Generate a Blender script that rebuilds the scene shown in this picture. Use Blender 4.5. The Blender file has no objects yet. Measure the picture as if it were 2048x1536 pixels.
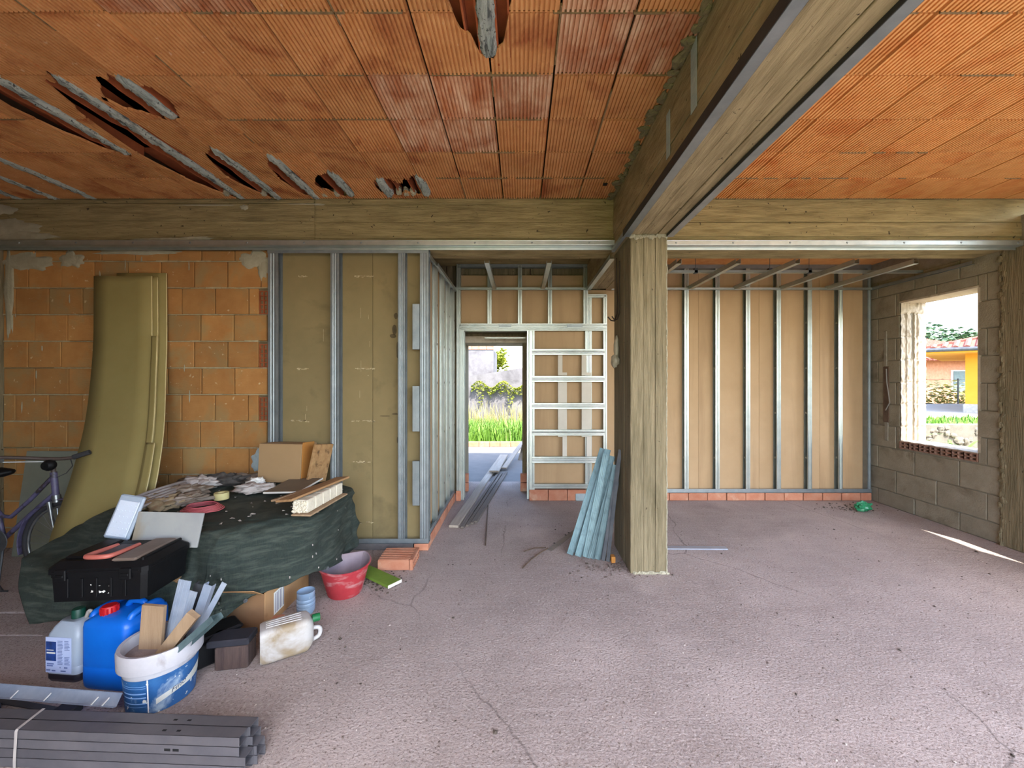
import bpy, math, random
from mathutils import Vector, Matrix, noise
random.seed(7)
R = random.Random(11)
sc = bpy.context.scene
C = sc.collection
PI = math.pi

# ------------------------------------------------------------------ camera, sky, sun, exposure
F = 810.0; U0 = 1042.0; V0 = 760.0; CH = 1.58      # focal length and vanishing point in px of the 2048x1536 frame, eye height
cd = bpy.data.cameras.new('camera'); cam = bpy.data.objects.new('camera', cd); C.objects.link(cam)
cam.location = (0, 0, CH); cam.rotation_euler = (PI/2, 0, 0)
cd.sensor_width = 36; cd.lens = F/2048*36; cd.shift_x = -(U0-1024)/2048; cd.shift_y = (V0-768)/2048
cd.clip_start = 0.02; cd.clip_end = 300
sc.camera = cam

SUN_T = (-0.22, 0.65, -1.0)                         # direction the sunlight travels
w = bpy.data.worlds.new('sky'); sc.world = w; w.use_nodes = True
wn = w.node_tree.nodes; wl = w.node_tree.links
sky = wn.new('ShaderNodeTexSky'); sky.sky_type = 'NISHITA'; sky.sun_disc = False
sky.sun_elevation = math.radians(53); sky.sun_rotation = math.radians(161); sky.altitude = 50; sky.dust_density = 2.0; sky.air_density = 1.0
bg = wn['Background']; bg.inputs['Strength'].default_value = 0.50
wl.new(sky.outputs[0], bg.inputs[0])
sd = bpy.data.lights.new('sun', 'SUN'); sd.energy = 6.0; sd.angle = 0.0095; sd.color = (1.0, 0.94, 0.84)
so = bpy.data.objects.new('sun', sd); C.objects.link(so)
so.rotation_euler = Vector(SUN_T).to_track_quat('-Z', 'Y').to_euler()
sc.view_settings.view_transform = 'Standard'; sc.view_settings.look = 'None'; sc.view_settings.gamma = 1.0
sc.view_settings.use_curve_mapping = False
sc.view_settings.exposure = 1.5
sc.cycles.max_bounces = 10; sc.cycles.diffuse_bounces = 7; sc.cycles.glossy_bounces = 4
sc.cycles.transparent_max_bounces = 8; sc.cycles.transmission_bounces = 6
sc.cycles.caustics_reflective = False; sc.cycles.caustics_refractive = False
sc.cycles.sample_clamp_indirect = 6.0

# daylight portals at the real openings (they add no light, they only guide the sampling)
def portal(loc, sx, sy, d):
    l = bpy.data.lights.new('portal', 'AREA'); l.shape = 'RECTANGLE'; l.size = sx; l.size_y = sy; l.cycles.is_portal = True
    o = bpy.data.objects.new('portal', l); C.objects.link(o); o.location = loc
    o.rotation_euler = Vector(d).to_track_quat('-Z', 'Y').to_euler()
portal((1.75, -1.25, 1.6), 6.3, 3.3, (0, 1, 0))
portal((4.95, 0.2, 1.6), 2.7, 3.2, (-1, 0, 0))
portal((4.95, 4.5, 1.68), 0.84, 1.67, (-1, 0, 0))
portal((-0.38, 6.35, 1.05), 0.85, 2.1, (0, -1, 0))

# ------------------------------------------------------------------ helpers
def lin(c):
    return tuple((x/255/12.92 if x/255 <= 0.04045 else ((x/255+0.055)/1.055)**2.4) for x in c) + (1.0,)

def P(u, v, Y):
    """point of the photograph at pixel u,v lying at depth Y"""
    return Vector(((u-U0)*Y/F, Y, CH-(v-V0)*Y/F))
def G(u, v, z=0.0):
    """point of the photograph at pixel u,v lying at height z"""
    Y = (CH-z)*F/(v-V0)
    return Vector(((u-U0)*Y/F, Y, z))

class MB:
    def __init__(s): s.v = []; s.f = []
    def add(s, vs, fs, M=None):
        n = len(s.v)
        s.v += [tuple(M @ Vector(p)) for p in vs] if M is not None else [tuple(p) for p in vs]
        s.f += [tuple(i+n for i in f) for f in fs]
        return s
    def box(s, a, b, M=None):
        x0, y0, z0 = (min(a[i], b[i]) for i in range(3)); x1, y1, z1 = (max(a[i], b[i]) for i in range(3))
        return s.add([(x0,y0,z0),(x1,y0,z0),(x1,y1,z0),(x0,y1,z0),(x0,y0,z1),(x1,y0,z1),(x1,y1,z1),(x0,y1,z1)],
                     [(3,2,1,0),(4,5,6,7),(0,1,5,4),(1,2,6,5),(2,3,7,6),(3,0,4,7)], M)
    def cbox(s, a, b, c=0.003, M=None):
        """box with chamfered vertical and horizontal edges (26-face)"""
        x0, y0, z0 = (min(a[i], b[i]) for i in range(3)); x1, y1, z1 = (max(a[i], b[i]) for i in range(3))
        c = min(c, (x1-x0)/2.2, (y1-y0)/2.2, (z1-z0)/2.2)
        def ring(z, i):
            d = c if i else 0.0
            X0, X1, Y0, Y1 = x0+d, x1-d, y0+d, y1-d
            return [(X0+c,Y0,z),(X1-c,Y0,z),(X1,Y0+c,z),(X1,Y1-c,z),(X1-c,Y1,z),(X0+c,Y1,z),(X0,Y1-c,z),(X0,Y0+c,z)]
        vs = ring(z0, 1)+ring(z0+c, 0)+ring(z1-c, 0)+ring(z1, 1)
        fs = [tuple(range(7,-1,-1)), tuple(range(24,32))]
        for k in range(3):
            for i in range(8):
                j = (i+1) % 8
                fs.append((k*8+i, k*8+j, k*8+8+j, k*8+8+i))
        return s.add(vs, fs, M)
    def quad(s, a, b, c, d): return s.add([a,b,c,d], [(0,1,2,3)])
    def ext(s, prof, a, b, xdir=None, M=None, caps=True):
        """extrude the closed 2-D profile from a to b; xdir fixes the profile's x axis"""
        a = Vector(a); b = Vector(b); d = (b-a).normalized()
        x = Vector(xdir) if xdir is not None else (Vector((0,0,1)) if abs(d.z) < 0.9 else Vector((1,0,0)))
        x = (x - d*x.dot(d)).normalized(); y = d.cross(x)
        n = len(prof)
        vs = [a+x*p[0]+y*p[1] for p in prof]+[b+x*p[0]+y*p[1] for p in prof]
        fs = [(i, (i+1) % n, n+(i+1) % n, n+i) for i in range(n)]
        if caps: fs += [tuple(range(n-1,-1,-1)), tuple(range(n, 2*n))]
        return s.add(vs, fs, M)
    def tube(s, pts, r, n=8, closed=False, caps=True, M=None):
        pts = [Vector(p) for p in pts]; m = len(pts)
        rr = r if isinstance(r, (list, tuple)) else [r]*m
        vs = []; prev = None
        for i, p in enumerate(pts):
            if closed: d = pts[(i+1) % m]-pts[i-1]
            else: d = pts[min(i+1, m-1)]-pts[max(i-1, 0)]
            d = d.normalized() if d.length > 1e-9 else Vector((0,0,1))
            x = prev if prev is not None else (Vector((0,0,1)) if abs(d.z) < 0.9 else Vector((1,0,0)))
            x = (x-d*x.dot(d)).normalized(); prev = x; y = d.cross(x)
            for k in range(n):
                a = 2*PI*k/n; vs.append(p+x*(math.cos(a)*rr[i])+y*(math.sin(a)*rr[i]))
        fs = []
        for i in range(m if closed else m-1):
            j = (i+1) % m
            for k in range(n):
                l = (k+1) % n; fs.append((i*n+k, i*n+l, j*n+l, j*n+k))
        if caps and not closed: fs += [tuple(range(n-1,-1,-1)), tuple((m-1)*n+k for k in range(n))]
        return s.add(vs, fs, M)
    def lathe(s, prof, n=32, M=None, sy=1.0):
        """turn (r, z) points about z"""
        vs = []; m = len(prof)
        for r, z in prof:
            for k in range(n):
                a = 2*PI*k/n; vs.append((r*math.cos(a), r*math.sin(a)*sy, z))
        fs = []
        for i in range(m-1):
            for k in range(n):
                l = (k+1) % n; fs.append((i*n+k, i*n+l, (i+1)*n+l, (i+1)*n+k))
        if prof[0][0] > 1e-6: fs.append(tuple(range(n-1,-1,-1)))
        if prof[-1][0] > 1e-6: fs.append(tuple((m-1)*n+k for k in range(n)))
        return s.add(vs, fs, M)
    def grid(s, fn, nu, nv, M=None):
        vs = [fn(i/nu, j/nv) for j in range(nv+1) for i in range(nu+1)]
        fs = [(j*(nu+1)+i, j*(nu+1)+i+1, (j+1)*(nu+1)+i+1, (j+1)*(nu+1)+i) for j in range(nv) for i in range(nu)]
        return s.add(vs, fs, M)
    def lump(s, c, rad, amp=0.3, freq=2.0, seed=0, n=12, m=8, M=None):
        """crumpled ellipsoid"""
        def fn(a, b):
            th = 2*PI*a; ph = PI*(b-0.5)
            d = Vector((math.cos(ph)*math.cos(th), math.cos(ph)*math.sin(th), math.sin(ph)))
            k = 1+amp*noise.noise(d*freq+Vector((seed*7.3, seed*3.1, seed)))+amp*0.5*noise.noise(d*freq*2.7+Vector((seed, seed*5.1, 2.0)))
            return (c[0]+d.x*rad[0]*k, c[1]+d.y*rad[1]*k, c[2]+d.z*rad[2]*k)
        return s.grid(fn, n, m, M)
    def mesh(s, name, smooth=False):
        me = bpy.data.meshes.new(name); me.from_pydata(s.v, [], s.f); me.update()
        if smooth:
            me.polygons.foreach_set('use_smooth', [True]*len(me.polygons))
            if smooth is not True: me.set_sharp_from_angle(angle=math.radians(smooth))
        return me

def obj(name, mb, mat, parent=None, smooth=False, kind=None, label=None, thick=0.0, loc=None):
    me = mb.mesh(name, smooth) if isinstance(mb, MB) else mb
    if mat is not None and not me.materials: me.materials.append(mat)
    o = bpy.data.objects.new(name, me); C.objects.link(o)
    if parent is not None: o.parent = parent
    if loc is not None: o.location = loc
    if kind: o['kind'] = kind
    if label: o['label'] = label
    if thick:
        md = o.modifiers.new('thickness', 'SOLIDIFY'); md.thickness = thick; md.offset = 0
    return o
def thing(name, label, cat, loc=(0,0,0), rz=0.0, group=None, rot=None):
    o = bpy.data.objects.new(name, None); C.objects.link(o); o.location = loc
    o.rotation_euler = rot if rot is not None else (0, 0, rz)
    o['label'] = label; o['category'] = cat
    if group: o['group'] = group
    return o
def tag(o, label, cat, group=None):
    o['label'] = label; o['category'] = cat
    if group: o['group'] = group
    return o
def struct(name, label=None, mb=None, mat=None, smooth=False):
    if mb is None:
        o = bpy.data.objects.new(name, None); C.objects.link(o)
    else: o = obj(name, mb, mat, None, smooth)
    o['kind'] = 'structure'
    if label: o['label'] = label
    return o
def inst(name, me, parent, loc, rot=(0,0,0), scale=(1,1,1)):
    o = bpy.data.objects.new(name, me); C.objects.link(o); o.parent = parent
    o.location = loc; o.rotation_euler = rot; o.scale = scale
    return o
def RX(a): return Matrix.Rotation(a, 4, 'X')
def RY(a): return Matrix.Rotation(a, 4, 'Y')
def RZ(a): return Matrix.Rotation(a, 4, 'Z')
def T(x, y, z): return Matrix.Translation((x, y, z))

def sm(pts, it=2):
    """round a polyline by corner cutting, ends kept"""
    pts = [Vector(p) for p in pts]
    for _ in range(it):
        q = [pts[0]]
        for a, b in zip(pts, pts[1:]): q += [a*.75+b*.25, a*.25+b*.75]
        pts = q+[pts[-1]]
    return pts
def cprof(wd, dp, lip=0.006, t=0.0012):
    """C-stud section: web of width wd at y=0, flanges of depth dp, small lips; x across the web"""
    h = wd/2
    return [(-h,0),(h,0),(h,dp),(h-lip,dp),(h-lip,dp-t),(h-t,dp-t),(h-t,t),(-h+t,t),(-h+t,dp-t),(-h+lip,dp-t),(-h+lip,dp),(-h,dp)]
def uprof(wd, dp, t=0.0012):
    h = wd/2
    return [(-h,0),(h,0),(h,dp),(h-t,dp),(h-t,t),(-h+t,t),(-h+t,dp),(-h,dp)]

# ------------------------------------------------------------------ materials
def mat(name, c1, c2=None, scale=6.0, rough=0.85, metal=0.0, bump=0.0, bscale=40.0, stretch=(1,1,1), vary=0.0, bstretch=None,
        c3=None, s3=3.0, t3=(0.55, 0.7), detail=6.0, spec=0.5, trans=0.0, alpha=1.0, dist=0.01, st3=(1,1,1), speck=None, speckt=0.72, speckscale=90.0, rvar=0.0):
    """two-tone noise, an optional third patchy tone, optional specks, noise relief; vary = brightness change from object to object"""
    m = bpy.data.materials.new(name); m.use_nodes = True
    n = m.node_tree.nodes; l = m.node_tree.links; b = n['Principled BSDF']
    tc = n.new('ShaderNodeTexCoord'); oi = n.new('ShaderNodeObjectInfo')
    off = n.new('ShaderNodeVectorMath'); off.operation = 'MULTIPLY_ADD'
    cmb = n.new('ShaderNodeCombineXYZ')
    for i in range(3): l.new(oi.outputs['Random'], cmb.inputs[i])
    l.new(cmb.outputs[0], off.inputs[0]); off.inputs[1].default_value = (37, 53, 71); l.new(tc.outputs['Object'], off.inputs[2])
    def nz(sc_, st, det=detail, dis=0.0):
        mp = n.new('ShaderNodeMapping'); mp.inputs['Scale'].default_value = st; l.new(off.outputs[0], mp.inputs[0])
        t = n.new('ShaderNodeTexNoise'); t.inputs['Scale'].default_value = sc_; t.inputs['Detail'].default_value = det
        t.inputs['Roughness'].default_value = 0.62; t.inputs['Distortion'].default_value = dis
        l.new(mp.outputs[0], t.inputs['Vector']); return t.outputs['Fac']
    def ramp(fac, lo, hi):
        r = n.new('ShaderNodeMapRange'); r.inputs['From Min'].default_value = lo; r.inputs['From Max'].default_value = hi
        r.clamp = True; l.new(fac, r.inputs['Value']); return r.outputs['Result']
    def mix(fac, a, bb):
        x = n.new('ShaderNodeMix'); x.data_type = 'RGBA'
        l.new(fac, x.inputs[0])
        for s_, val in ((6, a), (7, bb)):
            if isinstance(val, tuple): x.inputs[s_].default_value = val
            else: l.new(val, x.inputs[s_])
        return x.outputs[2]
    col = lin(c1)
    if c2 is not None: col = mix(ramp(nz(scale, stretch), 0.32, 0.68), lin(c1), lin(c2))
    if c3 is not None: col = mix(ramp(nz(s3, st3, 5.0, 0.4), *t3), col, lin(c3))
    if speck is not None: col = mix(ramp(nz(speckscale, (1,1,1), 2.0), speckt, speckt+0.05), col, lin(speck))
    if vary:
        hv = n.new('ShaderNodeHueSaturation'); mr = n.new('ShaderNodeMapRange')
        mr.inputs['To Min'].default_value = 1-vary; mr.inputs['To Max'].default_value = 1+vary
        l.new(oi.outputs['Random'], mr.inputs['Value']); l.new(mr.outputs[0], hv.inputs['Value'])
        if isinstance(col, tuple): hv.inputs['Color'].default_value = col
        else: l.new(col, hv.inputs['Color'])
        col = hv.outputs[0]
    if isinstance(col, tuple): b.inputs['Base Color'].default_value = col
    else: l.new(col, b.inputs['Base Color'])
    b.inputs['Roughness'].default_value = rough; b.inputs['Metallic'].default_value = metal
    b.inputs['Specular IOR Level'].default_value = spec
    if rvar:
        mr = n.new('ShaderNodeMapRange'); mr.inputs['To Min'].default_value = rough-rvar; mr.inputs['To Max'].default_value = rough+rvar
        l.new(nz(scale*2, stretch), mr.inputs['Value']); l.new(mr.outputs[0], b.inputs['Roughness'])
    if trans: b.inputs['Transmission Weight'].default_value = trans
    if alpha < 1: b.inputs['Alpha'].default_value = alpha
    if bump:
        bp = n.new('ShaderNodeBump'); bp.inputs['Strength'].default_value = bump; bp.inputs['Distance'].default_value = dist
        l.new(nz(bscale, bstretch or stretch, 8.0), bp.inputs['Height']); l.new(bp.outputs[0], b.inputs['Normal'])
    m.diffuse_color = lin(c1)
    return m

# setting
M_TILE = mat('clay_tile', (194,132,78), (212,156,102), 7, 0.8, bump=0.25, bscale=30, vary=0.10, c3=(160,90,50), s3=3.2, t3=(0.52,0.7), speck=(220,176,136), speckt=0.69, speckscale=30)
M_TILEW = mat('clay_tile_limy', (186,114,68), (224,192,162), 14, 0.8, bump=0.25, bscale=30, stretch=(1,0.25,1), vary=0.08, c3=(166,94,54), s3=5, t3=(0.45,0.7))
M_TILER = mat('clay_tile_bright', (216,150,86), (228,170,108), 7, 0.8, bump=0.25, bscale=30, vary=0.06, c3=(206,130,70), s3=3, t3=(0.5,0.68))
M_CLAYIN = mat('clay_inner', (170,92,52), (140,72,40), 8, 0.9, bump=0.2, vary=0.08)
M_BRICK = mat('hollow_brick', (162,112,60), (178,130,74), 5, 0.9, bump=0.35, bscale=25, bstretch=(1,1,6), vary=0.13, c3=(158,128,82), s3=3.5, t3=(0.48,0.66), speck=(200,176,136), speckt=0.69, speckscale=22)
M_BRICK2 = mat('red_brick', (176,112,84), (190,136,108), 9, 0.9, bump=0.3, bscale=30, vary=0.1, c3=(196,160,134), s3=6, t3=(0.58,0.72))
M_MORTAR = mat('mortar', (128,112,84), (106,92,66), 14, 0.95, bump=0.5, bscale=50)
M_CEMENT = mat('cement_patch', (172,166,144), (150,146,124), 9, 0.95, bump=0.5, bscale=40)
M_CEMENTB = mat('cement_bluish', (150,166,172), (172,186,188), 12, 0.95, bump=0.5, bscale=50)
M_JOIST = mat('joist_concrete', (176,190,188), (210,218,212), 10, 0.95, bump=1.0, bscale=60, dist=0.02, speck=(88,96,98), speckt=0.62, speckscale=60, stretch=(2.5,0.5,1), c3=(100,108,110), s3=22, t3=(0.52,0.66), st3=(2,0.25,1))
def concrete(name, st, a=(128,114,76), b=(170,154,110)):
    return mat(name, a, b, 9.0, 0.92, bump=0.9, bscale=22, stretch=st, c3=(96,86,58), s3=3.0, t3=(0.56, 0.86), st3=tuple(x**.6 for x in st), speck=(66,56,38), speckt=0.69, speckscale=24, dist=0.02)
M_CONX = concrete('board_marked_concrete_x', (0.35,1,3.2))
M_CONY = concrete('board_marked_concrete_y', (3.2,0.35,1.5), (134,120,88), (176,160,124))
M_CONZ = concrete('board_marked_concrete_z', (4.5,4.5,0.3), (112,102,76), (152,138,108))
M_SLAB = mat('slab', (120,104,84), (140,122,98), 5, 0.95, bump=0.3)
M_BLOCK = mat('cement_block', (138,130,112), (156,148,130), 7, 0.95, bump=0.5, bscale=60, vary=0.06, c3=(112,102,84), s3=2.5, t3=(0.55,0.7))
M_BJOINT = mat('block_mortar', (150,144,130), (132,126,112), 20, 0.95, bump=0.4)
M_JAMB = mat('jamb_concrete', (178,166,148), (200,190,172), 12, 0.95, bump=0.7, bscale=22, c3=(150,136,116), s3=7)
M_BOARD_L = mat('plasterboard_grass_light', (126,112,76), (136,120,82), 3, 0.85, c3=(104,92,62), s3=2.2, t3=(0.56,0.75), speck=(84,74,52), speckt=0.76, speckscale=26)  # same plasterboard; green light off the grass is put into this olive colour
M_BOARD = mat('plasterboard_tan', (180,150,112), (188,158,120), 3, 0.85, c3=(170,140,104), s3=1.5, t3=(0.5,0.7), st3=(3,3,0.3))
M_METAL = mat('galvanised_steel', (178,188,186), (198,204,200), 9, 0.38, metal=0.85, bump=0.05, bscale=60, rvar=0.08, vary=0.05)
M_METALB = mat('galvanised_steel_dusty', (134,144,148), (156,164,168), 9, 0.45, metal=0.7, bump=0.06, bscale=60, rvar=0.08, vary=0.08)
M_METALG = mat('galvanised_steel_weathered', (96,120,124), (120,142,144), 14, 0.5, metal=0.5, bump=0.15, bscale=30, stretch=(1,1,0.2), c3=(74,94,98), s3=14, t3=(0.5,0.8), vary=0.25)
M_METALD = mat('dark_steel', (74,78,84), (96,98,100), 12, 0.55, metal=0.6, vary=0.1)
M_STEELP = mat('pale_bluish_steel', (150,164,186), (182,194,208), 9, 0.32, metal=0.35, bump=0.04, rvar=0.06, vary=0.1)
M_RUST = mat('rusty_rod', (82,66,54), (104,86,70), 30, 0.8, metal=0.3)

# ------------------------------------------------------------------ floor
def floor_mat():
    m = mat('dusty_concrete_floor', (158,145,139), (180,166,159), 1.6, 0.95, bump=0.7, bscale=75, dist=0.015, c3=(146,132,126), s3=1.1, t3=(0.5,0.75), speck=(120,107,100), speckt=0.585, speckscale=95)
    n = m.node_tree.nodes; l = m.node_tree.links; b = n['Principled BSDF']
    col = b.inputs['Base Color'].links[0].from_socket
    tc = n.new('ShaderNodeTexCoord')
    # broom and drag marks
    mp = n.new('ShaderNodeMapping'); mp.inputs['Scale'].default_value = (1.0, 14, 1); mp.inputs['Rotation'].default_value = (0, 0, 0.5); l.new(tc.outputs['Object'], mp.inputs[0])
    nz = n.new('ShaderNodeTexNoise'); nz.inputs['Scale'].default_value = 2.2; nz.inputs['Detail'].default_value = 7; l.new(mp.outputs[0], nz.inputs['Vector'])
    r1 = n.new('ShaderNodeMapRange'); r1.inputs['From Min'].default_value = 0.52; r1.inputs['From Max'].default_value = 0.72; r1.inputs['To Max'].default_value = 0.3; l.new(nz.outputs['Fac'], r1.inputs['Value'])
    mx = n.new('ShaderNodeMix'); mx.data_type = 'RGBA'; l.new(r1.outputs[0], mx.inputs[0]); l.new(col, mx.inputs[6]); mx.inputs[7].default_value = lin((186,172,168))
    gn = n.new('ShaderNodeTexNoise'); gn.inputs['Scale'].default_value = 60; gn.inputs['Detail'].default_value = 4; l.new(tc.outputs['Object'], gn.inputs['Vector'])
    rg = n.new('ShaderNodeMapRange'); rg.inputs['From Min'].default_value = 0.54; rg.inputs['From Max'].default_value = 0.64; rg.inputs['To Max'].default_value = 0.55; l.new(gn.outputs['Fac'], rg.inputs['Value'])
    mg_ = n.new('ShaderNodeMix'); mg_.data_type = 'RGBA'; l.new(rg.outputs[0], mg_.inputs[0]); l.new(mx.outputs[2], mg_.inputs[6]); mg_.inputs[7].default_value = lin((186,174,168)); mx = mg_
    # hairline cracks
    dn = n.new('ShaderNodeTexNoise'); dn.inputs['Scale'].default_value = 3.0; dn.inputs['Detail'].default_value = 6; l.new(tc.outputs['Object'], dn.inputs['Vector'])
    ad = n.new('ShaderNodeMix'); ad.data_type = 'VECTOR'; ad.inputs[0].default_value = 0.16; l.new(tc.outputs['Object'], ad.inputs[4]); l.new(dn.outputs['Color'], ad.inputs[5])
    vo = n.new('ShaderNodeTexVoronoi'); vo.feature = 'DISTANCE_TO_EDGE'; vo.inputs['Scale'].default_value = 0.55; l.new(ad.outputs[1], vo.inputs['Vector'])
    r2 = n.new('ShaderNodeMapRange'); r2.inputs['From Min'].default_value = 0.0; r2.inputs['From Max'].default_value = 0.004; r2.inputs['To Min'].default_value = 0.6; r2.inputs['To Max'].default_value = 0.0; l.new(vo.outputs['Distance'], r2.inputs['Value'])
    mk = n.new('ShaderNodeTexNoise'); mk.inputs['Scale'].default_value = 0.9; l.new(tc.outputs['Object'], mk.inputs['Vector'])
    r3 = n.new('ShaderNodeMapRange'); r3.inputs['From Min'].default_value = 0.45; r3.inputs['From Max'].default_value = 0.6; l.new(mk.outputs['Fac'], r3.inputs['Value'])
    mu = n.new('ShaderNodeMath'); mu.operation = 'MULTIPLY'; l.new(r2.outputs[0], mu.inputs[0]); l.new(r3.outputs[0], mu.inputs[1])
    m2 = n.new('ShaderNodeMix'); m2.data_type = 'RGBA'; l.new(mu.outputs[0], m2.inputs[0]); l.new(mx.outputs[2], m2.inputs[6]); m2.inputs[7].default_value = lin((70,62,58))
    l.new(m2.outputs[2], b.inputs['Base Color'])
    # a second, coarser relief
    bp = n.new('ShaderNodeBump'); bp.inputs['Strength'].default_value = 0.10; bp.inputs['Distance'].default_value = 0.03
    n3 = n.new('ShaderNodeTexNoise'); n3.inputs['Scale'].default_value = 14; n3.inputs['Detail'].default_value = 5; l.new(tc.outputs['Object'], n3.inputs['Vector'])
    l.new(n3.outputs['Fac'], bp.inputs['Height'])
    old = b.inputs['Normal'].links[0].from_node
    l.new(bp.outputs[0], old.inputs['Normal'])
    return m
M_FLOOR = floor_mat()
ZC = 3.247                       # underside of the clay ceiling
YE = -1.2                        # open front edge of the building, behind the camera
floor = struct('floor', 'dusty pinkish grey concrete floor', MB().box((-5.4, YE, -0.25), (4.9, 6.3, 0.0)), M_FLOOR)
# slab boards let into the floor at the far left
for i, (y0, y1) in enumerate(((2.50, 2.72), (2.74, 3.0))):
    obj('floor_slab', MB().cbox((-4.6, y0, -0.01), (-2.95-0.1*i, y1, 0.006+0.004*i), 0.004), M_FLOOR, floor)

# ------------------------------------------------------------------ ceiling of ribbed hollow clay tiles
ceiling = struct('ceiling', 'ceiling of ribbed orange clay blocks with broken grey joists')
obj('slab', MB().box((-5.4, YE-0.1, ZC+0.16), (4.95, 3.80, ZC+0.42)).box((-5.4, 3.80, ZC+0.16), (4.95, 6.4, ZC+0.42)), M_SLAB, ceiling)
YROW = [3.732-0.378*k for k in range(0, 9)]
NR = 15
def tile_mesh(name, W, L, deep, m):
    """ribbed tile: origin at its middle, underside at z=0"""
    pr = []; W2 = W/2-0.0055; st = 2*W2/NR
    for i in range(NR):
        a = -W2+i*st
        pr += [(a, 0), (a+st*0.52, 0), (a+st*0.58, deep), (a+st*0.95, deep)]
    pr += [(W2, 0), (W2, 0.018), (-W2, 0.018)]
    vs = [(x, -L/2+0.0055, z) for x, z in pr]+[(x, L/2-0.0055, z) for x, z in pr]
    n = len(pr); mb = MB().add(vs, [(i, n+i, n+(i+1) % n, (i+1) % n) for i in range(n)]+[tuple(range(n)), tuple(range(2*n-1, n-1, -1))])
    me = mb.mesh(name); me.materials.append(m); return me
TM = [tile_mesh('ceiling_tile', 0.343, 0.378, d, m) for d, m in ((0.011, M_TILE), (0.009, M_TILE), (0.012, M_TILEW))]
TMR = [tile_mesh('ceiling_tile', 0.364, 0.378, d, M_TILER) for d in (0.011, 0.013)]
J = lambda k: -0.163-0.343*k
# joint, y from, y to, half width to the left, to the right
HOLES = [(0, 0.9, 2.115, 0.19, 0.145), (2, 3.32, 3.70, 0.19, 0.035), (3, 3.36, 3.71, 0.07, 0.22), (4, 3.24, 3.70, 0.23, 0.06),
         (5, 3.00, 3.76, 0.13, 0.06), (6, 2.22, 2.605, 0.26, 0.12), (6, 2.90, 3.76, 0.20, 0.05), (7, 2.21, 3.76, 0.27, 0.075),
         (8, 2.02, 3.02, 0.22, 0.05), (11, 3.02, 3.76, 0.04, 0.05), (12, 3.25, 3.76, 0.05, 0.03), (13, 3.1, 3.76, 0.05, 0.05)]
def hole_cut(h, x, s):
    """y interval that hole h removes at x"""
    k, ya, yb, hl, hr = h; dx = x-J(k); hw = hl if dx < 0 else hr
    q = abs(dx)/hw
    if q >= 1: return None
    yc, hy = (ya+yb)/2, (yb-ya)/2
    e = hy*(1-q**1.6)**0.6
    j1 = 0.07*noise.noise(Vector((x*22, s, 1.7))); j2 = 0.07*noise.noise(Vector((x*22, s, 9.7)))
    return (yc-e+j1, yc+e+j2)
def broken_tile(xc, yc, W, L, holes, m):
    mb = MB(); W2 = W/2-0.0055; st = 2*W2/NR; ya, yb = yc-L/2+0.003, yc+L/2-0.003
    for i in range(NR):
        for a, b, z in ((0.0, 0.55, 0.0), (0.55, 1.0, 0.010)):
            xa, xb = xc-W2+(i+a)*st, xc-W2+(i+b)*st
            segs = [((ya, ya), (yb, yb))]
            for hi, h in enumerate(holes):
                ca, cb = hole_cut(h, xa, hi), hole_cut(h, xb, hi)
                if ca is None and cb is None: continue
                if ca is None: ca = (sum(cb)/2,)*2
                if cb is None: cb = (sum(ca)/2,)*2
                new = []
                for (s0, s1), (e0, e1) in segs:
                    c00, c10 = min(max(ca[0], s0), e0), min(max(cb[0], s1), e1)
                    c01, c11 = min(max(ca[1], s0), e0), min(max(cb[1], s1), e1)
                    if max(c00-s0, c10-s1) > 0.004: new.append(((s0, s1), (c00, c10)))
                    if max(e0-c01, e1-c11) > 0.004: new.append(((c01, c11), (e0, e1)))
                segs = new
            for (s0, s1), (e0, e1) in segs:
                lo = [(xa, s0, z), (xb, s1, z), (xb, e1, z), (xa, e0, z)]
                mb.add(lo+[(x, y, 0.014) for x, y, _ in lo], [(3,2,1,0),(4,5,6,7),(0,1,5,4),(1,2,6,5),(2,3,7,6),(3,0,4,7)])
    for i, v in enumerate(mb.v): mb.v[i] = (v[0]-xc, v[1]-yc, v[2])
    return mb
for r in range(8):
    yc = YROW[r]-0.189
    for k in range(-3, 14):
        x1 = J(k); xc = x1-0.1715; W = 0.343
        if xc > 0.88: continue
        if yc < 1.0 and k not in (-1, 0, 1): continue
        near = [h for h in HOLES if h[1]-0.05 < yc+0.189 and h[2]+0.05 > yc-0.189 and ((h[0] == k and h[3] > 0) or (h[0] == k+1 and h[4] > 0))]
        lim = noise.noise(Vector((xc*0.9+3, yc*1.1, 4.0)))
        z = ZC+R.uniform(0, 0.004)
        if near:
            mb = broken_tile(xc, yc, W, 0.378, near, M_TILE)
            if mb.v: obj('ceiling_tile', mb, M_TILE, ceiling, loc=(xc, yc, z))
        else:
            me = TM[2] if (lim > 0.12 and xc > -2.6) else TM[0 if xc > -3 else 1]
            inst('ceiling_tile', me, ceiling, (xc, yc, z), (R.uniform(-.004, .004), R.uniform(-.006, .006), R.uniform(-.004, .004)))
for r in range(8):
    yc = YROW[r]-0.189
    for k in range(10):
        xc = 1.259+0.364*(k+0.5)-0.09
        if yc < 1.0: continue
        inst('ceiling_tile', TMR[(r+k) % 2], ceiling, (xc, yc, ZC+R.uniform(0, 0.004)), (R.uniform(-.004, .004), R.uniform(-.006, .006), R.uniform(-.003, .003)))
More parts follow.
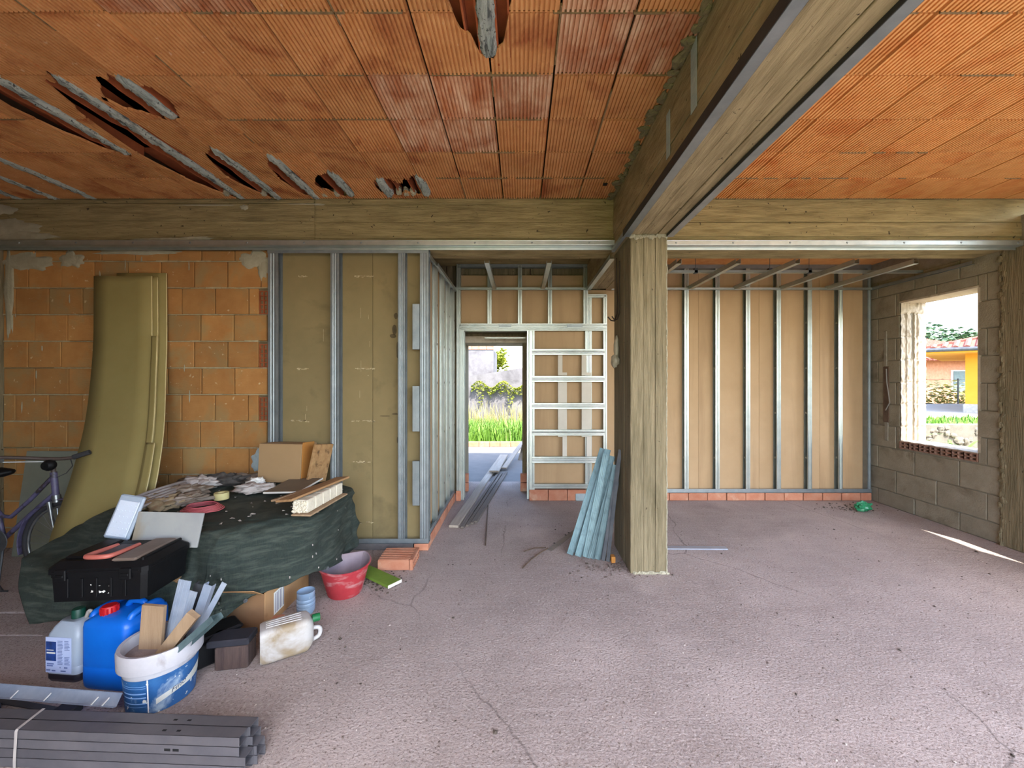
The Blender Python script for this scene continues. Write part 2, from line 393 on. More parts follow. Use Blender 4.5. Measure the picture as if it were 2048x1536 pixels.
# plain stretch of ceiling over and behind the camera
obj('clay_field', MB().box((-5.4, YE-0.08, ZC), (4.9, 0.92, ZC+0.02)).box((-5.4, 0.9, ZC), (-4.95, 3.75, ZC+0.02)), M_TILE, ceiling)
mb = MB()
for r in range(7):
    x = -3.4
    while x < 0.8:
        ln = R.uniform(.05, .35)
        if noise.noise(Vector((x*1.3, r*2.7, 1))) > -.05 and not any(h[1]-.03 < YROW[r] < h[2]+.03 and J(h[0])-h[3]-.05 < x+ln and x < J(h[0])+h[4]+.05 for h in HOLES):
            mb.cbox((x, YROW[r]-R.uniform(.003, .009), ZC-.001), (x+ln, YROW[r]+R.uniform(.002, .008), ZC+.02), .002)
        x += ln+R.uniform(.0, .1)
    x = 1.2
    while x < 4.5:
        ln = R.uniform(.05, .3)
        if noise.noise(Vector((x*1.3, r*2.7, 7))) > .0: mb.cbox((x, YROW[r]-.004, ZC-.001), (x+ln, YROW[r]+.005, ZC+.02), .002)
        x += ln+R.uniform(.0, .1)
for k in (-2, -1, 0, 1, 2, 5, 6):
    y = 1.0
    while y < 3.6:
        ln = R.uniform(.05, .2)
        if noise.noise(Vector((k*1.3, y*1.7, 4))) > .12 and not any(h[0] == k and h[1]-.05 < y+ln and y < h[2]+.05 for h in HOLES): mb.cbox((J(k)-.004, y, ZC-.001), (J(k)+.005, y+ln, ZC+.02), .002)
        y += ln
obj('joint_mortar', mb, mat('ceiling_mortar', (140,118,84), (104,80,54), 30, .95, bump=.5), ceiling, kind='stuff')
# inside of the broken cells
for i, (k, ya, yb, hl, hr) in enumerate(HOLES):
    ya2 = max(ya, 0.93)
    w = MB()
    w.box((J(k)-hl-0.08, ya2-0.06, ZC+0.10), (J(k)-0.05, yb+0.06, ZC+0.11)); w.box((J(k)+0.05, ya2-0.06, ZC+0.10), (J(k)+hr+0.08, yb+0.06, ZC+0.11))
    obj('clay_shell', w, M_CLAYIN, ceiling)
    for dx in (-0.105, -0.045, 0.045, 0.105):
        if -hl-0.02 < dx < hr+0.02:
            mb = MB()
            n = 14
            def fn(a, b, dx=dx):
                y = ya2-0.05+(yb-ya2+0.1)*a
                lo = ZC+0.012+0.03*max(0, noise.noise(Vector((y*6, dx*40, i))))
                return (J(k)+dx, y, lo+(ZC+0.105-lo)*b)
            mb.grid(fn, n, 1)
            obj('clay_web', mb, M_CLAYIN, ceiling, thick=0.009)
    mb = MB(); wd = 0.046 if k == 0 else 0.042
    ln = yb-ya2; nn = max(10, int(ln/0.02))
    def fj(a, b):
        y = ya2+ln*a; t = PI*b
        e = min(1.0, min(a, 1-a)*ln/0.05); e = 0.35+0.65*math.sqrt(max(e, 0)) if ya2 == ya else (0.35+0.65*math.sqrt(min(1, (1-a)*ln/0.05)))
        q = wd*e*(1+0.40*noise.noise(Vector((y*9, k*3.3, math.cos(t)*1.5)))+0.16*noise.noise(Vector((y*34, k, math.cos(t)*5))))
        return (J(k)+math.cos(t)*q+0.012*noise.noise(Vector((y*3, k*7, 0))), y, ZC+0.03-math.sin(t)*0.040*e*(1+0.5*noise.noise(Vector((y*26, k*2, math.cos(t)*4))))-0.001)
    mb.grid(fj, nn, 10)
    mb.box((J(k)-0.035, ya2, ZC+0.028), (J(k)+0.035, yb, ZC+0.16))
    obj('concrete_joist', mb, M_JOIST, ceiling, smooth=50)
mb = MB()
for k, y, dx in ((7, 3.66, -.10), (6, 3.66, -.11), (5, 3.66, .10), (3, 3.62, .10), (3, 3.64, .16), (4, 3.66, -.13), (2, 3.64, -.12)): mb.lump((J(k)+dx, y, ZC+.03), (.028, .04, .035), .4, 2.5, k+y, 10, 8)
obj('mortar_plug', mb, M_CEMENT, ceiling, kind='stuff')
# small square hole in the tile near the long beam
obj('dark_hole', MB().box((0.70, 3.43, ZC-0.004), (0.735, 3.47, ZC+0.003)), mat('hole_black', (16,12,10)), ceiling)
# clay underside of the lower slab behind the cross beam
lowc = struct('ceiling_rear', 'low clay and concrete ceiling over the stud walls')
obj('clay_field', MB().box((0.9, 4.08, 3.09), (4.95, 5.50, 3.2)), M_TILER, lowc)
obj('concrete_field', MB().box((-5.42, 4.08, 3.10), (0.9, 6.35, 3.25)), M_CONX, lowc)

# ------------------------------------------------------------------ concrete frame
bm = MB()                                            # cross beam, its face cast against boards
XA, XB = -5.35, 4.95
bm.box((XA, 3.745, 2.83), (XB, 4.10, ZC+0.2))
def strips(x0, x1, rows, seed):
    for i, (z0, z1) in enumerate(rows):
        y = 3.730+0.006*((i*7+seed) % 3)
        bm.cbox((x0, y, z0+0.003), (x1, 3.76, z1-0.003), 0.004)
strips(XA, -1.906, ((2.83, 2.9), (2.9, 3.05), (3.05, 3.21), (3.21, ZC+0.004)), 1)
strips(-1.90, 0.86, ((2.83, 2.885), (2.885, 3.04), (3.04, 3.20), (3.20, ZC+0.004)), 0)
strips(1.22, XB, ((2.83, 2.90), (2.90, 3.035), (3.035, ZC+0.004)), 2)
for i, (y0, y1) in enumerate(((3.76, 3.88), (3.884, 4.0), (4.004, 4.12))):
    bm.cbox((XA, y0, 2.815+0.003*(i % 2)), (XB, y1, 2.84), 0.003)
xb_ = struct('beam', 'concrete cross beam with board marks spanning the room', bm, M_CONX)
for i, (cx, cz, wx, wz) in enumerate(((-4.75, 2.98, .32, .10), (-4.6, 2.90, .30, .06), (-4.8, 3.15, .2, .06), (-3.25, 2.875, .36, .02), (-3.0, 2.885, .18, .02), (-2.55, 3.17, .05, .03), (-2.9, 3.19, .3, .008), (-2.0, 3.2, .2, .008))):
    mb = MB()
    def fn(a, b):
        t = 2*PI*a; k_ = b*(1+.5*noise.noise(Vector((math.cos(t)*2.4+i*3.1, math.sin(t)*2.4, 3))))
        return (cx+wx*k_*math.cos(t), 3.728-.006*(1-b)+(.02 if b > .99 else 0), max(2.862, min(cz+wz*k_*math.sin(t), 3.24)))
    mb.grid(fn, 30, 4); obj('cement_patch', mb, M_CEMENT, xb_, smooth=True)
bm = MB()                                            # long beam running over the pillar
bm.box((0.865, YE-0.1, 2.785), (1.225, 5.28, ZC+0.2))
for i, (x0, x1) in enumerate(((0.86, 0.985), (0.988, 1.11), (1.113, 1.232))):
    bm.cbox((x0, YE-0.1, 2.768+0.004*(i % 2)), (x1, 5.28, 2.80), 0.003)
for i, (z0, z1) in enumerate(((2.78, 2.92), (2.923, 3.08), (3.083, ZC+0.03))):
    bm.cbox((0.853-0.005*(i % 2), YE-0.1, z0), (0.88, 3.74, z1), 0.003)
longb = struct('beam', 'long concrete beam running towards the camera over the pillar', bm, M_CONY)
mb = MB()                                            # rough mortar where tiles meet the long beam
for i in range(46):
    y = 1.3+i*0.053+R.uniform(-.02, .02)
    mb.lump((0.845-R.uniform(0, .03), y, ZC-0.005), (R.uniform(.015, .045), R.uniform(.02, .05), R.uniform(.006, .02)), 0.6, 2.5, i, 8, 5)
obj('mortar_squeeze', mb, mat('dark_mortar', (98,92,68), (126,116,86), 20, 0.95, bump=0.5), longb, kind='stuff')
obj('damp_streak', MB().cbox((0.846, 1.95, 2.9), (0.8475, 2.02, 3.24), 0.0005).cbox((0.846, 2.3, 2.86), (0.8475, 2.36, 3.12), 0.0005), M_CEMENTB, longb)
bm = MB()
Yp = 3.306
for i, (x0, x1) in enumerate(((0.896, 1.0), (1.002, 1.095), (1.097, 1.192))):
    bm.cbox((x0, Yp+0.003*(i % 2), 0), (x1, 3.88, 2.775), 0.003)
for i, (y0, y1) in enumerate(((3.31, 3.5), (3.503, 3.7), (3.703, 3.88))):
    bm.cbox((0.893-0.003*(i % 2), y0, 0), (0.92, y1, 2.775), 0.003)
pill = struct('pillar', 'free-standing board-marked concrete pillar in the middle', bm, M_CONZ)
mb = MB()
for i in range(60):
    z = i*0.046; mb.lump((1.19+R.uniform(-.003, .003), Yp+0.003, z), (0.006, 0.006, 0.035), 0.5, 3, i, 6, 5)
obj('cement_arris', mb, M_CEMENT, pill, kind='stuff')
mb = MB()
for i in range(16): mb.lump((0.9+i*0.019, Yp-0.002, 2.752+R.uniform(-.012, .012)), (R.uniform(.012, .022), 0.01, R.uniform(.008, .022)), 0.6, 3, i+90, 7, 5)
obj('cement_lip', mb, M_CEMENT, pill, kind='stuff')
mb = MB()
for i in range(14): mb.lump((0.93+i*0.02, Yp-0.004, 0.004), (R.uniform(.015, .03), 0.014, R.uniform(.008, .018)), 0.6, 3, i+40, 7, 5)
obj('cement_foot', mb, M_CEMENT, pill, kind='stuff')
pl = struct('pillar', 'concrete pillar at the far left end of the brick wall', MB().cbox((-5.35, 3.70, 0), (-4.86, 4.1, 2.84), 0.006), M_CONZ)
pr = MB().cbox((4.585, 3.56, 0), (4.9, 3.86, 2.85), 0.006)
for i in range(60): pr.lump((4.588, 3.86+R.uniform(-.015, .02), i*0.048), (R.uniform(.004, .014), R.uniform(.015, .04), 0.035), 0.6, 3, i, 6, 5)
struct('pillar', 'rough concrete pillar in the block wall at the right edge', pr, M_CONZ)

# ------------------------------------------------------------------ steel ceiling-edge tracks
def track(name, a, b, wd, dp, xdir, label=None, m=M_METAL, parent=None):
    mb = MB().ext(uprof(wd, dp), a, b, xdir)
    return obj(name, mb, m, parent) if parent else struct(name, label, mb, m)
def edge_track(name, x0, x1, label):
    t = struct(name, label)
    mb = MB().cbox((x0, 3.694, 2.812), (x1, 3.697, 2.858), 0.001).cbox((x0, 3.694, 2.806), (x1, 3.755, 2.809), 0.001).cbox((x0, 3.753, 2.784), (x1, 3.757, 2.809), 0.001)
    mb.tube([(x0, 3.697, 2.852), (x1, 3.697, 2.852)], 0.006, 8).tube([(x0, 3.697, 2.814), (x1, 3.697, 2.814)], 0.004, 8)
    obj('track', mb, M_METAL, t, smooth=40)
    mb = MB(); x = x0+0.2
    while x < x1: mb.lathe([(0.009, 0), (0.006, 0.005), (0, 0.006)], 8, T(x, 3.694, 2.833) @ RX(PI/2)); x += 0.52
    obj('screw', mb, M_METALB, t, kind='stuff')
edge_track('trim_1', -5.3, 0.86, 'steel track along the left cross beam edge')
edge_track('trim_2', 1.215, 4.6, 'steel track along the right cross beam edge')
t3 = struct('trim_3', 'steel tracks under both edges of the long beam')
for nm, x0, x1 in (('track', 0.832, 0.884), ('track', 1.186, 1.238)):
    mb = MB().cbox((x0, 0.2, 2.745), (x1, 3.30, 2.7475), 0.001).cbox((x1-0.001, 0.2, 2.745), (x1, 3.30, 2.767), 0.0004)
    tk = obj(nm, mb, M_METALB, t3)
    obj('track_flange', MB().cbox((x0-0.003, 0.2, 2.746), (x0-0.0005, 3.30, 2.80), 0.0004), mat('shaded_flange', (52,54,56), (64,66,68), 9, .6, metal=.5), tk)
obj('track', MB().cbox((0.832, 3.30, 2.752), (0.86, 3.72, 2.755), 0.001).cbox((0.832, 3.30, 2.752), (0.834, 3.72, 2.787), 0.0004), M_METALB, t3)

# ------------------------------------------------------------------ left wall of hollow bricks
wallL = struct('wall_back_left', 'orange hollow brick wall left of the stud partition')
obj('mortar_bed', MB().box((-5.3, 3.818, 0), (-2.36, 4.05, 2.83)), M_MORTAR, wallL)
for k in range(11):
    mb = MB(); zj = 2.693-0.25*k; x = -4.86
    while x < -2.38:
        ln = R.uniform(.08, .3); h_ = R.uniform(.003, .007)
        mb.cbox((x, 3.797+R.uniform(-.003, .003), zj-h_), (min(x+ln, -2.38), 3.83, zj+h_+R.uniform(-.002, .003)), .002); x += ln
    obj('bed_joint', mb, mat('pale_mortar_%d' % k, (178,166,134), (150,138,108), 24, .95, bump=.5), wallL, kind='stuff')
mb = MB()
for i in range(22):
    cx, cz = R.uniform(-4.85, -2.45), R.uniform(.8, 2.75); hh = R.uniform(.01, .06)
    mb.lump((cx, 3.796, cz), (R.uniform(.003, .008), .004, hh), .6, 3, i, 6, 5)
obj('mortar_smear', mb, M_CEMENT, wallL, kind='stuff')
BH = 0.25
u2x = lambda u: (u-U0)*3.8/F
offs = [70, 56, 98, 69, 56, 70, 97, 68, 32, 70, 56, 97]      # joint column of each course, from the top (px)
ztop = 2.693
def brick_mesh(name, wd, ht, dp, m, c=0.004):
    me = MB().cbox((-wd/2, 0, -ht/2), (wd/2, dp, ht/2), c).mesh(name); me.materials.append(m); return me
BK = {}
def lay(parent, x0, x1, z0, z1, y, m, name='brick', g=0.005, dp=0.05):
    key = (round(x1-x0, 3), round(z1-z0, 3), m.name)
    if key not in BK: BK[key] = brick_mesh(name, x1-x0-2*g, z1-z0-2*g, dp, m)
    return inst(name, BK[key], parent, ((x0+x1)/2, y+R.uniform(-.004, .003), (z0+z1)/2), (R.uniform(-.006, .006), R.uniform(-.004, .004), R.uniform(-.008, .008)))
rows = [(ztop, 2.80)]+[(ztop-BH*(k+1), ztop-BH*k) for k in range(11)]
for i, (z0, z1) in enumerate(rows):
    z0 = max(z0, 0.0)
    if z1-z0 < 0.03: continue
    x = u2x(offs[i])-0.312*3; hole = i in (2, 4, 6)
    xe = -2.375
    while x < xe-0.02:
        a, b = max(x, -4.86), min(x+0.312, xe-(0.085 if hole else 0))
        if i >= 9 and b < -4.9: pass
        if b-a > 0.04: lay(wallL, a, b, z0, z1, 3.8, M_BRICK)
        x += 0.312
    if hole:                                          # brick laid on end, its cells showing
        mb = MB(); a, b = xe-0.078, xe-0.006
        zz0, zz1 = z0+0.01, z1-0.03
        for q in range(3): xx = a+(b-a)*q/2; mb.box((xx-0.004, 3.802, zz0), (xx+0.004, 3.86, zz1))
        for q in range(6): zz = zz0+(zz1-zz0)*q/5; mb.box((a-0.004, 3.802, zz-0.004), (b+0.004, 3.86, zz+0.004))
        mb.box((a-0.004, 3.85, zz0), (b+0.004, 3.862, zz1))
        obj('hollow_brick_end', mb, M_CLAYIN, wallL)
for nm, cx, cz, wx, wz, m in (('cement_patch', -4.62, 2.69, 0.25, 0.10, M_CEMENT), ('cement_patch', -4.2, 2.71, 0.13, 0.09, M_CEMENT), ('cement_patch', -3.6, 2.78, 0.5, 0.03, M_CEMENT),
                              ('cement_patch', -2.5, 2.71, 0.16, 0.10, M_CEMENT), ('cement_patch', -2.42, 2.62, 0.06, 0.10, M_CEMENT), ('cement_patch', -2.46, 0.82, 0.09, 0.13, M_CEMENTB), ('cement_patch', -4.8, 2.4, 0.05, 0.5, M_CEMENT)):
    mb = MB()
    def fn(a, b):
        t = 2*PI*a; k = b*(1+0.45*noise.noise(Vector((math.cos(t)*2.2+cx, math.sin(t)*2.2+cz, 3))))
        return (cx+wx*k*math.cos(t), 3.794-0.008*(1-b)-(0.0 if b < 0.99 else -0.02), min(cz+wz*k*math.sin(t), 2.825))
    mb.grid(fn, 36, 4); obj(nm, mb, m, wallL, smooth=True)

# ------------------------------------------------------------------ stud wall helper
def stud(parent, a, b, wd=0.05, dp=0.05, xdir=(1,0,0), m=M_METAL, name='stud'):
    """C stud; xdir runs across its visible flange"""
    return obj(name, MB().ext(cprof(wd, dp), a, b, xdir), m, parent)
def boxstud(parent, x0, x1, y0, y1, z0, z1, m=M_METAL, name='stud', groove=True, flip=1):
    """upright C stud seen from the front: flange with two pressed grooves, web on one side, open on the other"""
    mb = MB(); w = x1-x0; t = 0.0015
    fl = [(x0, 0), (x0+w*.25, 0), (x0+w*.32, .003), (x0+w*.42, .003), (x0+w*.5, 0), (x0+w*.58, .003), (x0+w*.68, .003), (x0+w*.75, 0), (x1, 0)]
    vs = [(x, y0+d, z) for z in (z0, z1) for x, d in fl]; n = len(fl)
    mb.add(vs, [(i, i+1, n+i+1, n+i) for i in range(n-1)])
    xw = x0 if flip > 0 else x1
    mb.box((xw-t/2, y0, z0), (xw+t/2, y1, z1)); mb.box((x0, y1-t, z0), (x1, y1, z1))
    xl = x1 if flip > 0 else x0
    mb.box((xl-t/2, y0, z0), (xl+t/2, y0+0.008, z1)); mb.box((xl-t/2, y1-0.008, z0), (xl+t/2, y1, z1))
    return obj(name, mb, m, parent)

# ------------------------------------------------------------------ partition facing the camera, left of the corridor
YP = 3.76
part = struct('wall_partition', 'steel stud partition with plasterboard coloured olive for grass light beside the brick wall')
ux = lambda u, Y=YP: (u-U0)*Y/F
vz = lambda v, Y=YP: CH-(v-V0)*Y/F
zt, zb = vz(497), vz(1087)
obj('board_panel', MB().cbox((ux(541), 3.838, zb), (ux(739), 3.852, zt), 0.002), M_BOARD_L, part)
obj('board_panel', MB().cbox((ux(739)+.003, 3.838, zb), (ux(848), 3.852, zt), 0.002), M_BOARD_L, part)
obj('top_track', MB().box((ux(535), YP-0.003, zt-0.044), (ux(857), YP-0.001, zt)).box((ux(535), YP-0.003, zt-0.002), (ux(857), 3.838, zt)), M_METALB, part)
obj('bottom_track', MB().box((ux(540), YP-0.003, zb), (ux(857), YP-0.001, zb+0.045)).box((ux(540), YP-0.003, zb), (ux(857), 3.838, zb+0.002)), M_METALB, part)
for u0, u1 in ((536, 556), (661, 678), (796, 810), (840, 857)):
    boxstud(part, ux(u0), ux(u1), YP, 3.836, zb+0.003, zt-0.003, M_METALB)
for v0, v1 in ((608, 699), (772, 863), (922, 1011)):
    obj('splice_plate', MB().cbox((ux(825), YP-0.006, vz(v1)), (ux(839), YP+0.02, vz(v0)), 0.002).box((ux(828), YP-0.009, vz(v1)+0.01), (ux(830.5), YP-0.004, vz(v0)-0.01)), M_METALB, part)
obj('board_edge', MB().box((ux(837), 3.82, zb+0.05), (ux(839), 3.837, zt-0.05)), mat('gypsum_white', (214,210,196)), part)
mb = MB()
for u, v, wd in ((608, 553, 26), (730, 553, 48), (602, 738, 32), (728, 738, 46), (600, 842, 42), (726, 842, 52), (722, 924, 38), (732, 1045, 32), (738, 752, 4)):
    for q in range(int(wd/2.2)):
        x = ux(u+R.uniform(-wd/2, wd/2)*0.9, 3.838); z = vz(v+R.uniform(-1.6, 1.6), 3.838); s_ = R.uniform(.003, .014)
        mb.box((x-s_, 3.8365, z-R.uniform(.0015, .004)), (x+s_, 3.8385, z+R.uniform(.0015, .004)))
for q in range(9):
    x = ux(R.choice((612, 648, 738, 744, 720)), 3.838)+R.uniform(-.01, .01); z = vz(R.uniform(600, 1000), 3.838)
    mb.box((x-.001, 3.837, z-R.uniform(.02, .1)), (x+.001, 3.8385, z+.02))
obj('paper_tear', mb, mat('torn_paper', (206,192,158), (170,150,110), 30), part, kind='stuff')
mb = MB()
for u, v, sx, sz in ((789, 660, .022, .05), (792, 632, .02, .03), (786, 672, .03, .02), (795, 700, .01, .08), (790, 828, .03, .008), (770, 832, .05, .004), (795, 880, .006, .03)):
    x, z = ux(u, 3.838), vz(v, 3.838)
    mb.grid(lambda a, b: (x+sx*b*math.cos(2*PI*a)*(1+.4*noise.noise(Vector((math.cos(2*PI*a)*2, math.sin(2*PI*a)*2, v)))), 3.8372, z+sz*b*math.sin(2*PI*a)), 14, 2)
obj('damp_stain', mb, mat('stain', (76,66,46), (96,84,58), 30, 0.95), part, kind='stuff')
# plinth below: dirty concrete with a brick at the corner
obj('plinth', MB().cbox((ux(535), YP+0.0, 0), (ux(826), 3.84, zb-0.001), 0.004), mat('dirty_plinth', (104,100,98), (86,84,84), 8, 0.95, bump=0.4), part)
obj('brick', MB().cbox((ux(828), YP-0.012, 0), (ux(857), 3.84, zb-0.001), 0.005), M_BRICK2, part)

# corridor side of the partition
XC = -0.868
side = struct('wall_corridor_left', 'steel stud wall lining the corridor on the left')
obj('board_panel', MB().cbox((-0.933, 3.86, 0.1), (-0.920, 5.29, 2.80), 0.002), M_BOARD, side)
obj('top_track', MB().box((-0.945, 3.80, 2.785), (XC, 5.3, 2.787)).box((XC-0.002, 3.80, 2.742), (XC, 5.3, 2.787)), M_METAL, side)
obj('ceiling_track', MB().box((XC+0.001, 4.1, 2.735), (XC+0.03, 5.29, 2.737)).box((XC+0.001, 4.1, 2.735), (XC+0.003, 5.29, 2.765)).box((XC+0.028, 4.1, 2.735), (XC+0.030, 5.29, 2.765)), M_METAL, side)
obj('bottom_track', MB().box((-0.945, 3.80, 0.105), (XC, 5.3, 0.107)).box((XC-0.002, 3.80, 0.105), (XC, 5.3, 0.15)), M_METALB, side)
for yc in (4.2, 4.58, 4.93, 5.26):
    mb = MB()
    mb.box((XC-0.002, yc-0.025, 0.108), (XC, yc+0.025, 2.785)); mb.box((-0.918, yc+0.0235, 0.108), (XC, yc+0.025, 2.785))
    mb.box((-0.919, yc-0.025, 0.108), (-0.917, yc+0.025, 2.785)); mb.box((XC-0.008, yc-0.025, 0.108), (XC, yc-0.0238, 2.785))
    mb.tube([(XC, yc, 0.11), (XC, yc, 2.78)], 0.003, 6)
    obj('stud', mb, M_METAL, side)
mb = MB()
for yc in (4.2, 4.58, 4.93, 5.26):
    for z in (0.42, 1.0, 1.55, 1.95, 2.35): mb.box((XC-0.001, yc-0.013, z-0.012), (XC+0.002, yc-0.008, z+0.012)).box((XC-0.001, yc+0.002, z-0.012), (XC+0.002, yc+0.007, z+0.012)).box((XC-0.001, yc-0.01, z-0.002), (XC+0.002, yc+0.004, z+0.002))
obj('punched_tab', mb, M_METALD, side, kind='stuff')
y = 3.85
while y < 5.25:
    inst('brick', BK.setdefault(('sidebrick',), brick_mesh('brick', 0.1, 0.1, 0.236, M_BRICK2)), side, (-0.91, y, 0.052), (0, 0, R.uniform(-.01, .01))); y += 0.243
# ------------------------------------------------------------------ stud wall at the end with the doorway
YD = 5.30
ud = lambda u: (u-U0)*YD/F
vd = lambda v: CH-(v-V0)*YD/F
dw = struct('wall_back', 'steel stud wall with a doorway at the corridor end')
YB = 5.365
for u0, u1, v0, v1 in ((919, 1040, 548, 650), (1040, 1174, 548, 650), (1060, 1175, 650, 978), (1175, 1232, 578, 978)):
    obj('board_panel', MB().cbox((ud(u0)+.002, YB, vd(v1)), (ud(u1), YB+0.013, vd(v0)), 0.002), M_BOARD, dw)
def hbar(v0, v1, u0, u1, y0=YD, name='rail', m=M_METAL, y1=None):
    mb = MB(); z0, z1 = vd(v1), vd(v0); h = z1-z0; y1 = y1 or y0+0.055
    fl = [(z0, 0), (z0+h*.22, 0), (z0+h*.3, .003), (z0+h*.42, .003), (z0+h*.5, 0), (z0+h*.58, .003), (z0+h*.7, .003), (z0+h*.78, 0), (z1, 0)]
    n = len(fl)
    mb.add([(x, y0+d, z) for x in (ud(u0), ud(u1)) for z, d in fl], [(i, i+1, n+i+1, n+i) for i in range(n-1)])
    mb.box((ud(u0), y0, z1-.0015), (ud(u1), y1, z1)); mb.box((ud(u0), y0, z0), (ud(u1), y1, z0+.0015))
    return obj(name, mb, m, dw)
# uprights
for u0, u1, v0, v1 in ((913, 921, 528, 992), (975, 983, 530, 648), (1036, 1044, 530, 648), (1096, 1104, 530, 648), (1167, 1176, 530, 648), (1207, 1214, 590, 975), (1171, 1184, 590, 976)):
    boxstud(dw, ud(u0), ud(u1), YD+(0.022 if u0 in (1171,) else 0.0), YB-0.002, vd(v1), vd(v0), M_METAL, flip=1 if u0 > 1042 else -1)
boxstud(dw, ud(921), ud(928), YD-0.004, YD+0.11, vd(1000), vd(661), M_METAL, name='door_jamb')
boxstud(dw, ud(1054), ud(1062), YD-0.004, YD+0.11, vd(998), vd(661), M_METAL, name='door_jamb')
boxstud(dw, ud(1062), ud(1069), YD-0.003, YD+0.06, vd(985), vd(661), M_METAL)
hbar(528, 535, 915, 1178, name='top_track', m=M_METALB)
hbar(647, 654, 919, 1213, YD-0.003); hbar(654.5, 661.5, 919, 1213, YD-0.004, y1=YD+0.1, name='door_head')
hbar(588, 595, 1176, 1213)
for v0, v1 in ((698, 710), (752, 764), (806, 818), (859, 871), (913, 926)): hbar(v0, v1, 1064, 1209, YD-0.012)
hbar(968, 977, 1064, 1180, YD-0.004, name='bottom_track')
for u0, u1 in ((998, 1022), (1134, 1165)): obj('joint_plate', MB().cbox((ud(u0), YD-0.008, vd(655)), (ud(u1), YD-0.003, vd(648.5)), 0.001), M_METALB, dw)
MW = mat('white_plasterboard', (206,200,184), (216,210,196), 5, 0.8)
for uL, uR in ((1116, 1134), (1163.5, 1183)):
    md = uL+(uR-uL)*0.5
    for a, b, v0, v1 in ((uL, md, 709, 745), (uL, uR, 745, 751), (uL, uR, 764, 806), (uL, uR, 818, 859), (uL, uR, 871, 874), (md, uR, 874, 913)):
        obj('white_strip', MB().cbox((ud(a), YD+0.006, vd(v1)), (ud(b), YD+0.018, vd(v0)), 0.001), MW, dw)
x = ud(1058)
while x < ud(1168):
    lay(dw, x, min(x+0.25, ud(1172)), 0.0, 0.148, YD-0.012, M_BRICK2, 'plinth_brick', 0.003, 0.1); x += 0.25
obj('cement_patch', MB().cbox((ud(1150), YD-0.018, 0.0), (ud(1182), YD+0.05, 0.10), 0.01), M_CEMENTB, dw)
obj('plinth_brick', MB().cbox((ud(912), YD-0.01, 0.0), (ud(922), YD+0.09, 0.13), 0.004), M_BRICK2, dw)

# thick outer wall around the door opening
ow = struct('wall_rear', 'thick outer concrete wall round the back doorway')
mb = MB()
mb.box((-1.4, 5.75, 0), (-0.815, 6.3, 2.12)); mb.box((0.02, 5.75, 0), (1.0, 6.3, 2.12)); mb.box((-1.4, 5.75, 2.12), (1.0, 6.3, 3.1))
mb.box((1.0, 5.42, 0), (4.95, 5.75, 3.1)); mb.box((-1.4, 5.40, 0), (-0.99, 5.76, 3.1))
mb.box((0.12, 5.40, 0), (1.05, 5.76, 3.1)); mb.box((-1.0, 5.40, 2.24), (0.13, 5.76, 3.1))
mb.box((-5.45, 5.75, 0), (-1.4, 6.3, 3.4)); mb.box((-5.45, 4.1, 0), (-5.3, 5.75, 3.4))
obj('masonry', mb, M_CONZ, ow)
obj('lintel', MB().cbox((-0.9, 5.72, 2.105), (0.1, 6.31, 2.20), 0.004), M_JAMB, ow)
obj('door_bar', MB().cbox((-0.50, 5.55, 2.15), (0.06, 5.57, 2.165), 0.002), M_METAL, ow)
for i, (x, z) in enumerate(((-0.80, 0.07), (-0.80, 0.20), (0.05, 0.07), (0.05, 0.2))):
    obj('brick', MB().cbox((x-0.06, 5.70, z-0.06), (x+0.06, 5.76, z+0.06), 0.005), M_BRICK2, ow)
mb = MB()
for z in (0.6, 1.0, 1.3, 1.6, 1.9): mb.box((-0.83, 5.73, z-0.03), (-0.80, 5.75, z+0.03))
obj('metal_clip', mb, M_METALD, ow, kind='stuff')

# ------------------------------------------------------------------ stud wall of the right room
rw = struct('wall_back_right', 'row of steel studs over tan plasterboard in the right room')
ZB, ZT = vd(985), vd(531)
for u0, u1 in ((1214, 1402), (1402, 1525), (1525, 1648), (1648, 1741)):
    obj('board_panel', MB().cbox((ud(u0)+.0015, 5.378, ZB), (ud(u1), 5.391, ZT), 0.002), M_BOARD, rw)
for u0 in (1308, 1369, 1431, 1492, 1553.5, 1615.5, 1677):
    boxstud(rw, ud(u0), ud(u0+8.5), YD, 5.376, ZB+0.002, ZT, M_METAL, flip=-1)
boxstud(rw, ud(1735), ud(1742), YD, 5.376, ZB+0.002, ZT, M_METALB)
mb = MB()
for u0 in (1369, 1431, 1492, 1553.5, 1615.5, 1677):
    for v in (645, 736, 826, 916):
        x = ud(u0)+0.001; z = vd(v)
        mb.box((x-0.003, YD+0.02, z-0.016), (x, YD+0.026, z+0.016)).box((x-0.003, YD+0.04, z-0.016), (x, YD+0.046, z+0.016)).box((x-0.003, YD+0.024, z-0.003), (x, YD+0.042, z+0.003))
obj('punched_tab', mb, M_METAL, rw, kind='stuff')
def rbar(name, v0, v1, u0, u1, y0=YD-0.002, y1=YD+0.07, m=M_METAL):
    return obj(name, MB().box((ud(u0), y0, vd(v1)), (ud(u1), y0+.0015, vd(v0))).box((ud(u0), y0, vd(v1)), (ud(u1), y1, vd(v1)+.0015)), m, rw)
rbar('top_track', 529, 537, 1214, 1743, m=M_METALB); rbar('bottom_track', 978, 985.5, 1214, 1743, m=M_METALB)
x = ud(1300); i = 0
while x < ud(1742):
    lay(rw, x, min(x+0.25, ud(1743)), 0.0, ZB-0.002, YD-0.012+0.004*(i % 2), M_BRICK2, 'plinth_brick', 0.004, 0.1); x += 0.25; i += 1

